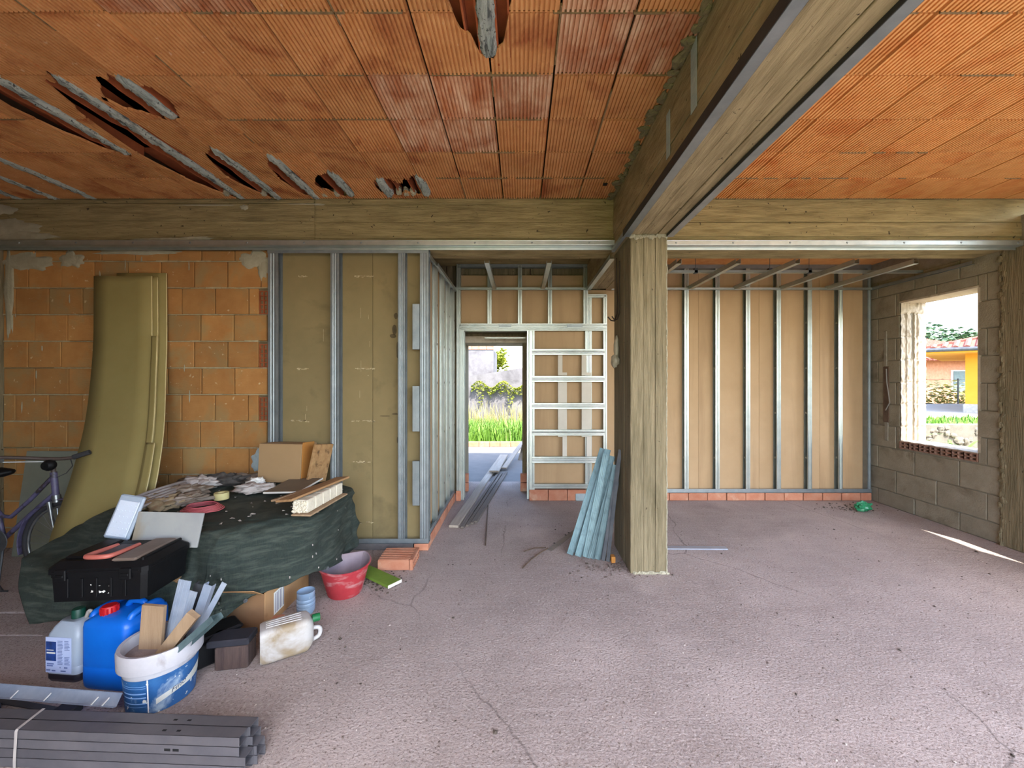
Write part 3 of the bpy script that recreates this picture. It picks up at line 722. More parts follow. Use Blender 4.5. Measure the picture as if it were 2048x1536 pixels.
# ------------------------------------------------------------------ hung steel ceiling grid
cg = struct('trim_4', 'hung steel ceiling grid over the right room')
def bar(parent, a, b, wd, ht, name='furring_bar', m=M_METAL, up=(0,0,1)):
    a = Vector(a); b = Vector(b)
    return obj(name, MB().ext([(-wd/2, 0), (wd/2, 0), (wd/2, 0.0015), (wd/2, ht), (wd/2-.006, ht), (wd/2-.006, ht-.0015), (wd/2-.0015, ht-.0015), (wd/2-.0015, .0015),
                                (-wd/2+.0015, .0015), (-wd/2+.0015, ht-.0015), (-wd/2+.006, ht-.0015), (-wd/2+.006, ht), (-wd/2, ht)], a, b, (1,0,0) if abs((b-a).normalized().x) < .5 else (0,1,0)), m, parent)
def yflip(o):                                        # profile y must point up
    return o
ZG = 2.757
for X in (1.6, 2.2, 2.8, 3.4, 4.0): 
    mb = MB().box((X-.025, 4.1, ZG), (X+.025, YD, ZG+.002)).box((X-.025, 4.1, ZG), (X-.0235, YD, ZG+.048)).box((X+.0235, 4.1, ZG), (X+.025, YD, ZG+.048)).box((X-.025, 4.1, ZG+.0465), (X-.018, YD, ZG+.048)).box((X+.018, 4.1, ZG+.0465), (X+.025, YD, ZG+.048))
    obj('furring_bar', mb, M_METAL, cg)
Xa, Xb = 1.18, 4.59
obj('main_runner', MB().box((Xa, 4.62, 2.806), (Xb, 4.665, 2.808)).box((Xa, 4.62, 2.806), (Xb, 4.6215, 2.834)).box((Xa, 4.6635, 2.806), (Xb, 4.665, 2.834)), M_METAL, cg)
obj('wall_track', MB().box((Xa, YD-0.034, ZG-0.004), (4.57, YD-0.003, ZG-.002)).box((Xa, YD-0.034, ZG-.004), (4.57, YD-0.0325, ZG+.026)), M_METAL, cg)
obj('wall_track', MB().box((4.566, 4.1, ZG-.004), (4.597, YD, ZG-.002)).box((4.566, 4.1, ZG-.004), (4.5675, YD, ZG+.03)), M_METALB, cg)
for X in (2.0, 2.85, 3.3): obj('hanger', MB().tube([(X, 4.64, 2.80), (X, 4.64, 3.09)], .003, 6).cbox((X-.02, 4.62, 2.80), (X+.02, 4.665, 2.86), .002), M_METALD, cg)
cg2 = struct('trim_5', 'hung steel ceiling grid over the corridor')
obj('wall_track', MB().box((XC, YD-0.034, ZG-.004), (0.885, YD-.005, ZG-.002)).box((XC, YD-0.034, ZG-.004), (0.885, YD-.0325, ZG+.028)), M_METAL, cg2)
for X0, X1 in ((-0.345, -0.345), (0.285, 0.285)):
    obj('furring_bar', MB().box((X0-.025, 4.08, ZG), (X0+.025, YD-.03, ZG+.002)).box((X0-.025, 4.08, ZG), (X0-.0235, YD-.03, ZG+.028)).box((X0+.0235, 4.08, ZG), (X0+.025, YD-.03, ZG+.028)), M_METAL, cg2)
obj('wall_track', MB().box((0.855, 3.9, ZG-.010), (0.905, YD-.03, ZG-.008)).box((0.855, 3.9, ZG-.01), (0.8565, YD-.03, ZG+.03)), M_METAL, cg2)

# ------------------------------------------------------------------ right wall of cement blocks with its window
wr = struct('wall_right', 'grey cement block wall on the right with a raw window opening')
WX = 4.6; W1 = (4.08, 4.92, 0.84, 2.51); W2 = (1.79, 3.18, 1.27, 3.0)
mb = MB()
def wallfill(y0, y1, z0, z1): mb.box((WX+0.012, y0, z0), (4.9, y1, z1))
wallfill(1.55, 1.79, 0, 3.1); wallfill(1.79, 3.18, 0, 1.27); wallfill(1.79, 3.18, 3.0, 3.1); wallfill(3.18, 4.08, 0, 3.1); wallfill(4.08, 4.92, 0, .75); wallfill(4.08, 4.92, 2.53, 3.1); wallfill(4.92, 5.76, 0, 3.1)
obj('mortar_bed', mb, M_BJOINT, wr)
def rblock(y0, y1, z0, z1):
    g = 0.004
    o = obj('cement_block', MB().cbox((WX+R.uniform(-.003, .003), y0+g, z0+g), (WX+0.05, y1-g, z1-g), 0.005), M_BLOCK, wr)
zr = [0.0]+[0.19+0.272*k for k in range(11)]
for i in range(len(zr)-1):
    z0, z1 = zr[i], min(zr[i+1], 2.84)
    y = 3.885-0.25*(i % 2)-0.12
    while y < 5.36:
        a, b = max(y, 3.885), min(y+0.485, 5.36)
        y += 0.485
        for w0, w1, s0, s1 in (W1,):
            if z1 > s0-0.08 and z0 < s1+0.02:
                pcs = []
                zlo, zhi = (z0, s0-0.09) if z0 < s0-0.09 else ((s1+0.02, z1) if z1 > s1+0.03 else (None, None))
                if a < w0: pcs.append((a, min(b, w0), z0, z1))
                if b > w1: pcs.append((max(a, w1), b, z0, z1))
                if zlo is not None:
                    aa, bb = max(a, w0), min(b, w1)
                    if bb-aa > 0.03 and zhi-zlo > 0.02: pcs.append((aa, bb, zlo, zhi))
            else: pcs = [(a, b, z0, z1)]
        for q in pcs:
            if q[1]-q[0] > 0.03: rblock(*q)
# sill of hollow bricks laid flat, cells showing
M_SILL = mat('dusty_sill_brick', (150,112,96), (172,136,118), 14, .95, bump=.4)
win = struct('window_1', 'raw window opening in the block wall, without a frame')
y = 4.085
while y < 4.9:
    m_ = MB(); y1 = y+0.118
    for q in range(3): m_.box((WX-.004, y+(y1-y)*q/2-.005, .755), (WX+.1, y+(y1-y)*q/2+.005, .835))
    for z in (.758, .795, .832): m_.box((WX-.004, y, z-.006), (WX+.1, y1, z+.006))
    m_.box((WX+.05, y, .752), (4.9, y1, .838)); obj('sill_brick', m_, M_SILL, win); y += 0.119
mb = MB(); mb.grid(lambda a, b: (WX+.0+.30*a, 4.08+.84*b, .842+.006*noise.noise(Vector((a*5, b*12, 1)))), 10, 24); obj('sill_mortar', mb, M_JAMB, win, thick=.008)
obj('lintel', MB().cbox((WX-.002, 4.07, 2.51), (4.9, 4.93, 2.535), .004), M_JAMB, win)
# far jamb: broken block ends with vertical cells
mb = MB()
def fj(a, b):
    x = WX+.30*a; z = .85+1.66*b
    cell = (.016 if (.16 < a < .24 or .62 < a < .68) else 0)+(.035 if .42 < a < .55 else 0)
    cell *= 1 if b < .93 else 0
    row = .008 if abs(((z-.19)/.272) % 1) < .06 else 0
    return (x, 4.90+cell+row+.012*noise.noise(Vector((a*9, b*30, 3))), z)
mb.grid(fj, 40, 90); obj('jamb', mb, M_JAMB, win)
mb = MB().box((WX+.0, 4.055, .85), (4.9, 4.08, 2.51)); obj('jamb', mb, M_JAMB, win)
# chased-out slot and cable stub left of the window
mb = MB(); mb.cbox((WX-.006, 5.06, 1.05), (WX+.01, 5.14, 1.75), .004); obj('wall_chase', mb, mat('chase_brown', (92,74,62), (112,92,76), 14, .95, bump=.5), wr)
mb = MB(); mb.cbox((WX-.008, 5.09, 1.75), (WX+.01, 5.13, 2.2), .004).cbox((WX-.008, 5.07, .82), (WX+.01, 5.12, 1.05), .004); obj('cement_patch', mb, M_BJOINT, wr)
obj('cable_stub', MB().tube([(WX-.01, 5.09, 1.72), (WX-.03, 5.06, 1.55), (WX-.02, 5.03, 1.3), (WX-.01, 5.10, 1.2)], .006, 6), mat('cable_grey', (150,146,140)), wr)
struct('wall_front', 'plain wall behind the camera on the left', MB().box((-5.45, YE-.4, 0), (-1.4, YE-.1, 3.4)), M_CONZ)
# left side wall
struct('wall_left', 'plain side wall at the far left', MB().box((-5.45, YE-.4, 0), (-5.3, 4.1, 3.4)), M_CONZ)

# ================================================================== things
M_SHEET = mat('plasterboard_sheet', (136,122,72), (144,130,80), 3, 0.85, speck=(98,88,62), speckt=0.77, speckscale=14)
M_SHEETEDGE = mat('plasterboard_edge', (222,208,158), (204,190,140), 20, 0.9)
M_GREYBOARD = mat('grey_board', (120,124,112), (132,136,122), 4, 0.9)
M_TARP = mat('green_tarp', (26,38,34), (42,54,46), 30, 0.75, stretch=(6,6,.4), bump=0.5, bscale=120, c3=(70,78,68), s3=7, t3=(0.46,0.72), st3=(1,1,7), speck=(96,104,96), speckt=0.75, speckscale=18)
M_BLACKPL = mat('black_plastic', (9,9,11), (16,16,18), 10, 0.55, bump=0.1, spec=0.25, speck=(150,150,150), speckt=0.80, speckscale=40)
M_BROWNPL = mat('dusty_brown_lid', (106,92,82), (120,106,96), 10, 0.5)
M_SALMON = mat('salmon_handle', (190,106,92), (176,94,82), 12, 0.5)
M_CARD = mat('cardboard', (172,132,88), (182,142,98), 4, 0.9, c3=(150,110,72), s3=2.5, t3=(.55,.7))
M_CARDL = mat('cardboard_pale', (160,130,92), (166,136,98), 3, 0.9)
M_CARDO = mat('cardboard_orange', (176,118,52), (184,126,60), 4, 0.9)
M_WOOD = mat('raw_wood', (146,120,92), (168,142,112), 5, 0.8, stretch=(6,6,0.5), bump=.2)
M_WOODX = mat('raw_wood_x', (148,112,74), (172,134,92), 5, 0.8, stretch=(0.5,8,8), bump=.25, c3=(112,76,44), s3=5, st3=(.4,6,6))
M_WOODG = mat('weathered_wood', (150,140,128), (172,162,150), 6, 0.9, stretch=(8,0.4,8), bump=.3)
M_FOAM = mat('polystyrene', (206,198,176), (222,214,194), 30, 0.8, bump=.3, bscale=60)
M_WHITE = mat('white_plastic', (196,206,220), (206,214,226), 6, 0.4)
M_WHITEB = mat('white_panel', (146,148,148), (162,164,160), 4, 0.6, c3=(150,136,110), s3=1.6)
M_BLUE = mat('blue_plastic', (8,92,190), (14,104,204), 4, 0.35)
M_RED = mat('red_plastic', (190,26,30), (170,20,26), 8, 0.45)
M_GREENCAP = mat('green_cap', (20,110,60), (14,92,50), 8, 0.5)
M_DGREEN = mat('dark_green_cap', (10,66,52), (8,52,42), 8, 0.5)
M_CLEAR = mat('cloudy_plastic', (150,162,176), (160,172,186), 6, 0.35)
M_DREG = mat('dark_liquid', (52,50,62), (62,58,66), 6, 0.35)
M_CAN = mat('dirty_white_can', (172,168,162), (188,186,184), 5, 0.5, c3=(140,124,98), s3=4, t3=(.48,.64))
M_PAIL = mat('white_pail', (168,166,170), (184,182,186), 7, 0.5, c3=(142,136,134), s3=6)
M_PAILIN = mat('pail_inside', (116,106,108), (138,128,128), 9, 0.9, bump=.3)
M_LABEL = mat('pail_blue_label', (26,74,124), (44,94,146), 16, 0.5, c3=(150,170,186), s3=9, t3=(.56,.7), speck=(210,214,206), speckt=.66, speckscale=34)
M_TUB = mat('red_rubber', (156,38,48), (172,52,58), 9, 0.7, c3=(186,140,138), s3=7, t3=(.5,.7), st3=(1,1,2.5))
M_TUBIN = mat('dusty_rubber', (128,116,124), (146,132,138), 8, 0.9)
M_BAG = mat('crumpled_bag', (104,90,76), (142,128,114), 12, 0.5, bump=.6, bscale=30)
M_BAGL = mat('pale_bag', (160,150,142), (190,182,176), 12, 0.45, bump=.6, bscale=30)
M_TAPE = mat('masking_tape', (206,196,140), (196,184,126), 9, 0.6)
M_CABLER = mat('pink_cable', (186,92,96), (170,80,84), 9, 0.5)
M_RUBBER = mat('tyre_rubber', (36,36,40), (48,48,52), 9, 0.8)
M_BIKE = mat('bike_paint', (70,66,92), (92,88,118), 16, 0.5, c3=(48,40,44), s3=12, t3=(.52,.62))
M_CHROME = mat('dull_chrome', (150,156,160), (120,122,124), 16, 0.35, metal=.8)
M_GREENB = mat('green_board', (96,128,40), (112,142,52), 8, 0.7, speck=(60,70,30), speckt=.74, speckscale=30)
M_PAPER = mat('white_paper', (226,224,216))
M_INK = mat('ink', (64,64,84))
M_INKB = mat('ink_blue', (20,70,150), (16,40,90), 18)

# ------------------------------------------------------------------ plasterboard sheets leaning and bowed against the brick wall
SH = [(2.536,3.735,-3.93),(1.86,3.695,-3.89),(1.58,3.62,-3.84),(1.27,3.46,-3.70),(1.0,3.26,-3.55),(.805,3.10,-3.45),(.676,3.03,-3.41),(.378,2.87,-3.37),(.004,2.62,-3.14)]
def shp(z):
    for (z1, y1, x1), (z0, y0, x0) in zip(SH, SH[1:]):
        if z0 <= z <= z1+1e-6:
            t = (z-z0)/(z1-z0); return y0+(y1-y0)*t, x0+(x1-x0)*t
    return SH[0][1], SH[0][2]
def shs(z):                                          # smoothed
    a = [shp(min(2.536, max(.004, z+d))) for d in (-.18,-.09,0,.09,.18)]
    return sum(p[0] for p in a)/5, sum(p[1] for p in a)/5
def sheet(label, dx0, dx1, dy, ztop_, zbot, name='plasterboard_sheet', th=0.0125, edge=True):
    mb = MB()
    def fn(a, b):
        z = zbot+(ztop_-zbot)*b; y, x = shs(min(z, 2.536))
        return (x+dx0+(dx1-dx0)*a, y+dy, z)
    mb.grid(fn, 4, 44)
    o = obj(name, mb, M_SHEET, smooth=60); tag(o, label, 'plasterboard')
    md = o.modifiers.new('thickness', 'SOLIDIFY'); md.thickness = th; md.offset = 0; md.material_offset_rim = 1
    o.data.materials.append(M_SHEETEDGE)
    return o
sheet('front bowed olive plasterboard sheet leaning on the brick wall', 0.0, 0.53, -0.004, 2.536, 0.012)
sheet('middle bowed plasterboard sheet, its edge showing behind the front one', 0.12, 0.565, 0.017, 2.53, 0.012)
sheet('back bowed plasterboard sheet, tallest and furthest right of the leaning ones', 0.165, 0.625, 0.042, 2.575, 0.012)
sheet('narrow plasterboard offcut standing against the edge of the leaning sheets', 0.535, 0.585, -0.012, 1.98, 0.012, 'plasterboard_offcut')
sheet('short plasterboard offcut, lower of the two strips by the sheets', 0.56, 0.625, -0.03, 1.07, 0.012, 'plasterboard_offcut')
t = MB().cbox((-4.55, -0.006, 0), (-3.62, 0.006, 0.93), 0.002)
o = obj('grey_panel', t, M_GREYBOARD, loc=(0, 3.62, 0.002)); o.rotation_euler = (math.radians(-7), 0, 0)
tag(o, 'low grey plasterboard panel leaning behind the bicycle', 'panel')

# ------------------------------------------------------------------ bicycle
YBK = 3.12; sB = YBK/F
B = lambda u, v, dy=0.0: ((u-U0)*sB, dy, CH-(v-V0)*sB)
bk = thing('bicycle', 'old purple bicycle leaning behind the bowed plasterboard sheets', 'bicycle', (0, YBK, 0))
WC = B(130, 1088); WR = 0.325; WC = (WC[0], 0, WR+0.001)
def wheel(c):
    wh = MB(); ring = lambda r, n=40: [(c[0]+r*math.cos(2*PI*i/n), c[1], c[2]+r*math.sin(2*PI*i/n)) for i in range(n)]
    ty = obj('wheel', MB().tube(ring(WR-.018), .018, 8, closed=True), M_RUBBER, bk, smooth=True, label='black tyred spoked wheel')
    obj('rim', MB().tube(ring(WR-.042), .010, 6, closed=True), M_CHROME, ty, smooth=True)
    sp = MB()
    for i in range(28):
        a = 2*PI*i/28; sp.tube([(c[0], c[1]+(.025 if i % 2 else -.025), c[2]), (c[0]+(WR-.045)*math.cos(a), c[1], c[2]+(WR-.045)*math.sin(a))], .0014, 4)
    obj('spokes', sp, M_CHROME, ty, kind='stuff')
    obj('hub', MB().tube([(c[0], c[1]-.045, c[2]), (c[0], c[1]+.045, c[2])], .018, 10), M_CHROME, ty, smooth=40)
    return ty
wheel(WC); wheel((WC[0]-1.08, 0, WC[2]))
HT, HB_ = B(107, 944), B(112, 992)
BB = (B(8, 1078)[0], 0, B(8, 1078)[2]); SC = B(-22, 950)
fr = MB(); fr.tube([HT, HB_], .021, 10); fr.tube([B(104, 955), B(60, 1000), B(22, 1034), B(4, 1032), B(-10, 1015)], .015, 8); fr.tube([B(108, 988), B(60, 1030), BB], .017, 8)
fr.tube([BB, B(-22, 950)], .016, 8); fr.tube([BB, (WC[0]-1.08, .05, WC[2])], .01, 6); fr.tube([B(-16, 985), (WC[0]-1.08, .05, WC[2])], .009, 6)
obj('frame', fr, M_BIKE, bk, smooth=50)
fk = MB(); fk.tube([B(112, 990), B(114, 1004)], .026, 8)
for s in (-1, 1): fk.tube([(B(113, 1000)[0], s*.05, B(113, 1000)[2]), (B(118, 1030)[0], s*.05, B(118, 1030)[2]), (WC[0]-.005, s*.05, WC[2])], [.014, .012, .009], 8)
obj('fork', fk, M_CHROME, bk, smooth=50)
hb = MB().tube(sm([B(0, 914, -.20), B(30, 907, -.18), B(62, 910, -.10), B(95, 918, 0), B(125, 919, .03), B(140, 915, .06)]), .013, 8).tube([HT, B(105, 920)], .014, 8)
hbo = obj('handlebar', hb, mat('dark_handlebar', (58,46,42), (78,66,60), 14, .6), bk, smooth=50)
obj('grip', MB().tube([B(132, 917, .05), B(155, 908, .09)], .019, 8), M_RUBBER, hbo, smooth=40)
obj('brake_lever', MB().tube([B(118, 921, .09), B(90, 923, .0), B(50, 917, -.14), B(40, 916, -.16)], .005, 6).cbox(Vector(B(44, 918, -.18)), Vector(B(52, 911, -.13)), .003), M_CHROME, hbo)
lm = obj('headlamp', MB().lathe([(.0, -.03), (.032, -.028), (.042, -.005), (.042, .01), (.03, .03), (0, .035)], 18, T(*B(107, 929, -.03)) @ RX(PI/2)), M_BLACKPL, bk, smooth=40)
obj('brake_cable', MB().tube([B(45, 919, -.15), B(20, 925, -.2), B(5, 934, -.1), B(-10, 950, 0)], .003, 5), M_RUBBER, bk)
cb = MB().tube([B(118, 922, .08), B(128, 935, .06), B(124, 948, .03), B(113, 955, 0)], .003, 5)
obj('brake_cable', cb, M_RUBBER, bk)
mg = MB()
for s in (0,):
    def fm(a, b):
        t = math.radians(45+150*a); r = WR+.018; y = (b-.5)*.05
        return (WC[0]+r*math.cos(t), y, WC[2]+(r-1.8*y*y*4)*math.sin(t))
    mg.grid(fm, 24, 4)
obj('mudguard', mg, M_BIKE, bk, smooth=True, thick=.002)
sd_ = MB().lump((B(2, 945)[0]-.03, 0, B(2, 945)[2]), (.11, .08, .035), .12, 1.5, 3, 16, 8).tube([B(-22, 950), B(-12, 985)], .013, 8)
obj('saddle', sd_, M_BLACKPL, bk, smooth=True)
obj('kickstand', MB().tube([BB, (B(16, 1124)[0], -.06, .03), (B(38, 1120)[0], -.1, .006)], .009, 6).tube([(B(-5, 1126)[0], -.1, .006), (B(48, 1120)[0], -.1, .006)], .006, 6), M_METALD, bk)
ck = MB().lathe([(.085, -.003), (.09, 0), (.085, .003)], 22, T(BB[0], -.05, BB[2]) @ RX(PI/2)).tube([BB, (BB[0]-.02, -.09, BB[2]-.17)], .008, 6).cbox((BB[0]-.06, -.16, BB[2]-.185), (BB[0]+.02, -.09, BB[2]-.16), .004)
obj('crank', ck, M_METALD, bk)

# ------------------------------------------------------------------ table, crate and the green tarp over both
tb = thing('trestle_table', 'wooden trestle table under the dark green tarp', 'table', (0, 0, 0))
poly = [(-2.62,3.56),(-2.66,2.97),(-1.88,2.60),(-1.50,2.88),(-1.50,3.46)]
mb = MB(); n5 = len(poly)
mb.add([(x, y, .612) for x, y in poly]+[(x, y, .638) for x, y in poly], [tuple(range(n5)), tuple(range(2*n5-1, n5-1, -1))]+[(k, n5+k, n5+(k+1) % n5, (k+1) % n5) for k in range(n5)])
obj('table_top', mb, M_WOODX, tb)
for x, y in ((-2.56, 3.48), (-2.58, 3.04), (-1.98, 2.70), (-1.57, 3.40)): obj('leg', MB().cbox((x-.03, y-.03, 0.001), (x+.03, y+.03, .612), .004), M_WOOD, tb)
cr = thing('crate', 'wooden crate under the tarp below the black toolbox', 'crate', (-2.30, 2.46, 0), 0)
for k, (x0, x1, y0, y1) in enumerate(((-.28, .28, -.08, -.06), (-.28, .28, .06, .08), (-.28, -.26, -.06, .06), (.26, .28, -.06, .06))): obj('side_board', MB().cbox((x0, y0, .004), (x1, y1, .395), .003), M_WOODX, cr)
obj('lid_board', MB().cbox((-.28, -.08, .395), (.28, .08, .41), .003), M_WOODX, cr)
CT = [
 [(-2.72,3.55,.55),(-2.66,3.60,.68),(-2.35,3.62,.68),(-1.9,3.60,.68),(-1.5,3.50,.66),(-1.43,3.46,.58),(-1.40,3.44,.40),(-1.38,3.42,.22)],
 [(-2.74,3.30,.58),(-2.70,3.32,.68),(-2.35,3.30,.665),(-1.9,3.28,.66),(-1.47,3.25,.655),(-1.42,3.24,.57),(-1.40,3.23,.36),(-1.385,3.22,.18)],
 [(-2.80,3.08,.62),(-2.76,3.03,.695),(-2.35,2.95,.66),(-1.9,2.90,.66),(-1.47,2.83,.652),(-1.42,2.79,.58),(-1.395,2.77,.42),(-1.385,2.755,.275)],
 [(-2.98,2.93,.62),(-2.85,2.90,.69),(-2.4,2.72,.66),(-2.05,2.62,.655),(-1.72,2.66,.652),(-1.63,2.61,.60),(-1.595,2.57,.42),(-1.575,2.55,.26)],
 [(-3.05,2.75,.56),(-2.9,2.74,.60),(-2.42,2.62,.58),(-2.1,2.52,.60),(-1.88,2.475,.645),(-1.80,2.455,.57),(-1.765,2.45,.37),(-1.735,2.45,.20)],
 [(-3.05,2.55,.50),(-2.8,2.56,.47),(-2.43,2.55,.45),(-2.12,2.46,.44),(-1.93,2.43,.42),(-1.86,2.425,.38),(-1.80,2.41,.25),(-1.76,2.40,.13)],
 [(-3.0,2.42,.47),(-2.7,2.37,.435),(-2.4,2.35,.428),(-2.12,2.35,.40),(-1.97,2.39,.28),(-1.86,2.38,.22),(-1.80,2.37,.13),(-1.75,2.36,.08)],
 [(-2.80,2.30,.19),(-2.6,2.29,.22),(-2.38,2.28,.23),(-2.14,2.28,.22),(-1.97,2.33,.10),(-1.90,2.33,.07),(-1.83,2.32,.05),(-1.76,2.32,.035)]]
E = Vector((.882, -.471, 0)); D = Vector((-.471, -.882, 0)); AE = -.49
def cr1(p0, p1, p2, p3, t):
    return tuple(.5*((2*p1[i])+(-p0[i]+p2[i])*t+(2*p0[i]-5*p1[i]+4*p2[i]-p3[i])*t*t+(-p0[i]+3*p1[i]-3*p2[i]+p3[i])*t**3) for i in range(3))
def cat(row, t):
    n = len(row)-1; s = min(int(t*n), n-1); f = t*n-s
    return cr1(row[max(s-1, 0)], row[s], row[s+1], row[min(s+2, n)], f)
def tarp(a, b):
    p = cat([cat(r, a) for r in CT], b)
    q = Vector(p)
    on = a < .58 and b < .42
    k = .006 if on else .022
    nv = Vector((a*13, b*13, 1.3))
    hang = max(0, (a-.62)/.38)
    q += Vector((noise.noise(nv), noise.noise(nv+Vector((9, 0, 0))), noise.noise(nv+Vector((0, 9, 0)))*.6))*k
    if hang > 0 and b < .6: q += E*(.010*math.sin(b*38)*hang)+E*(.014*noise.noise(Vector((b*20, a*6, 5)))*hang)
    if b > .6 and a > .5: q += D*(.022*math.sin(a*44)*(b-.6)/.4)
    if on: q.z = max(q.z, .648)
    if not on and b < .8:
        rg = 1-abs(noise.noise(Vector((a*9+b*4, b*5, 2.2))))*2.2
        q += E*(.016*max(0, rg)**3)
    if hang > .6: q.z += .02*noise.noise(Vector((b*11, 3, 8)))
    return q
o = obj('tarp', MB().grid(tarp, 110, 100), M_TARP, smooth=True, thick=.002); tag(o, 'dark green woven tarp draped over the cluttered work table', 'tarp')
# eyelets
mb = MB()
for a, b in ((.985, .52), (.99, .25), (.93, .97)):
    q = tarp(a, b); mb.lathe([(.006, -.002), (.012, -.002), (.012, .004), (.006, .004), (.006, -.002)], 12, T(q.x+.006, q.y-.006, q.z) @ RZ(-.5) @ RY(PI/2))
obj('eyelet', mb, M_CHROME, o, kind='stuff')
# paper and plaster flakes lying on the tarp
mb = MB()
for i in range(46):
    a, b = R.uniform(.18, .60), R.uniform(.05, .48); q = tarp(a, b); s_ = R.uniform(.006, .02)
    mb.add([(-s_, -s_*.4, .004), (s_, -s_*.5, .006), (s_*.8, s_*.5, .003), (-s_*.7, s_*.4, .009)], [(0,1,2,3)], T(q.x, q.y, q.z+.003) @ RZ(R.uniform(0, 6)))
for i in range(16):
    a, b = R.uniform(.66, .98), R.uniform(.05, .75); q = tarp(a, b); q = q+E*.006+D*.006; s_ = R.uniform(.003, .008)
    mb.lump((q.x, q.y, q.z), (s_*.5, s_*.5, s_*R.uniform(.4, 1.6)), .7, 3, i, 6, 5)
o = obj('flakes', mb, M_BAGL, thick=.001); o['kind'] = 'stuff'; o['label'] = 'pale paper and plaster flakes scattered on the green tarp'
ZT_ = .672                                            # working height on top of the tarp

# ------------------------------------------------------------------ toolbox
tx = thing('toolbox', 'large black plastic toolbox with salmon handle on the green tarp', 'toolbox', (-2.22, 2.265, .437), math.radians(4))
WT, DT, HT_ = .245, .165, .19
body = MB()
def taper(mb, z0, z1, w0, d0, w1, d1, c=.02):
    def ring(z, w_, d_): return [(-w_+c,-d_,z),(w_-c,-d_,z),(w_,-d_+c,z),(w_,d_-c,z),(w_-c,d_,z),(-w_+c,d_,z),(-w_,d_-c,z),(-w_,-d_+c,z)]
    mb.add(ring(z0, w0, d0)+ring(z1, w1, d1), [tuple(range(7,-1,-1)), tuple(range(8,16))]+[(i, (i+1) % 8, 8+(i+1) % 8, 8+i) for i in range(8)])
taper(body, -.008, .12, WT-.016, DT-.012, WT-.010, DT-.008); taper(body, .12, .135, WT-.008, DT-.005, WT-.008, DT-.005)
for x in (-.14, -.07, 0, .07, .14): body.cbox((x-.006, -DT+.002, .015), (x+.006, -DT+.02, .115), .002)
obj('body', body, M_BLACKPL, tx)
lid = MB(); taper(lid, .137, .165, WT, DT, WT, DT); taper(lid, .165, .195, WT, DT, WT-.03, DT-.03)
lido = obj('lid', lid, M_BLACKPL, tx)
obj('lid_rib', MB().cbox((-WT+.03, -DT-.004, .148), (WT-.03, -DT+.004, .155), .002).cbox((WT-.004, -DT+.03, .148), (WT+.004, DT-.03, .155), .002).cbox((WT-.05, -DT+.03, .176), (WT-.035, DT-.03, .205), .003), M_BLACKPL, lido)
for x in (-.165, .15):
    lt = obj('latch', MB().cbox((x-.028, -DT-.010, .105), (x+.028, -DT+.004, .165), .004).cbox((x-.02, -DT-.014, .125), (x+.02, -DT-.008, .14), .002), M_BLACKPL, tx)
obj('organizer_lid', MB().cbox((.060, -DT+.015, .19), (.185, DT-.03, .206), .008), M_BROWNPL, tx, label='dusty brown organizer lid')
obj('organizer_lid', MB().cbox((-.21, -DT+.06, .19), (-.11, DT-.03, .206), .008), M_BLACKPL, tx)
obj('handle', MB().tube(sm([(-.085, .06, .197), (-.095, -.11, .21), (-.07, -.135, .212), (.015, -.135, .212), (.04, -.11, .21), (.03, .06, .197)]), .0125, 10), M_SALMON, tx, smooth=50, label='salmon pink carrying handle')
obj('handle_well', MB().cbox((-.075, -.095, .19), (.02, .07, .200), .006), mat('grey_well', (70,66,72), (84,80,84), 9, .6), tx)
mb = MB()
for i in range(9): mb.lump((.02+R.uniform(-.05, .05), -DT+.012, .05+R.uniform(-.025, .03)), (R.uniform(.004, .014), .003, R.uniform(.003, .007)), .7, 3, i, 8, 5)
obj('paint_splash', mb, M_PAPER, tx, kind='stuff')

# white lamp cover and white panel offcut leaning behind the toolbox
lc = thing('white_cover', 'white rectangular plastic lamp cover standing tilted behind the toolbox', 'cover', tuple(P(232, 1078, 2.435)), 0, rot=(math.radians(-16), math.radians(11), math.radians(6)))
obj('shell', MB().cbox((-.07, -.012, 0), (.07, .012, .255), .008), M_CLEAR, lc)
obj('diffuser', MB().cbox((-.056, -.017, .014), (.056, -.010, .222), .005), M_WHITE, lc)
mb = MB()
for i in range(30): mb.lathe([(.004, 0), (.003, .003), (0, .0035)], 6, T(-.045+.022*(i % 5), -.017, .03+.033*(i//5)) @ RX(PI/2))
obj('dots', mb, M_WHITE, lc, kind='stuff')
o = obj('plasterboard_offcut', MB().cbox((-.20, -.006, 0), (.19, .006, .20), .002), M_WHITEB, loc=tuple(P(330, 1094, 2.445))); o.rotation_euler = (math.radians(-14), math.radians(2), math.radians(2))
tag(o, 'dusty white board offcut leaning behind the toolbox lid', 'board')

# ------------------------------------------------------------------ things on the table
q = P(572, 957, 3.545)
cbx = thing('cardboard_box', 'upright tan cardboard box at the back of the table against the partition', 'box', (q.x, q.y, ZT_+.012), math.radians(-6), rot=(math.radians(-4), 0, math.radians(-6)))
obj('carton', MB().cbox((-.255, -.02, 0), (.145, .20, .335), .004), M_CARDL, cbx)
obj('side_flap', MB().cbox((.147, -.015, .0), (.153, .15, .348), .002), M_CARDO, cbx)
obj('front_flap', MB().cbox((-.25, -.026, .002), (.147, -.021, .333), .002), M_CARDL, cbx)
o = obj('chipboard_offcut', MB().cbox((-.012, -.12, 0), (.012, .12, .34), .003), mat('chipboard', (150,112,70), (176,140,96), 18, .9, bump=.4, c3=(90,66,42), s3=14), loc=(q.x+.235, q.y+.05, ZT_)); o.rotation_euler = (math.radians(-8), math.radians(8), math.radians(-12))
tag(o, 'strip of splintered chipboard standing right of the tan cardboard box', 'board')
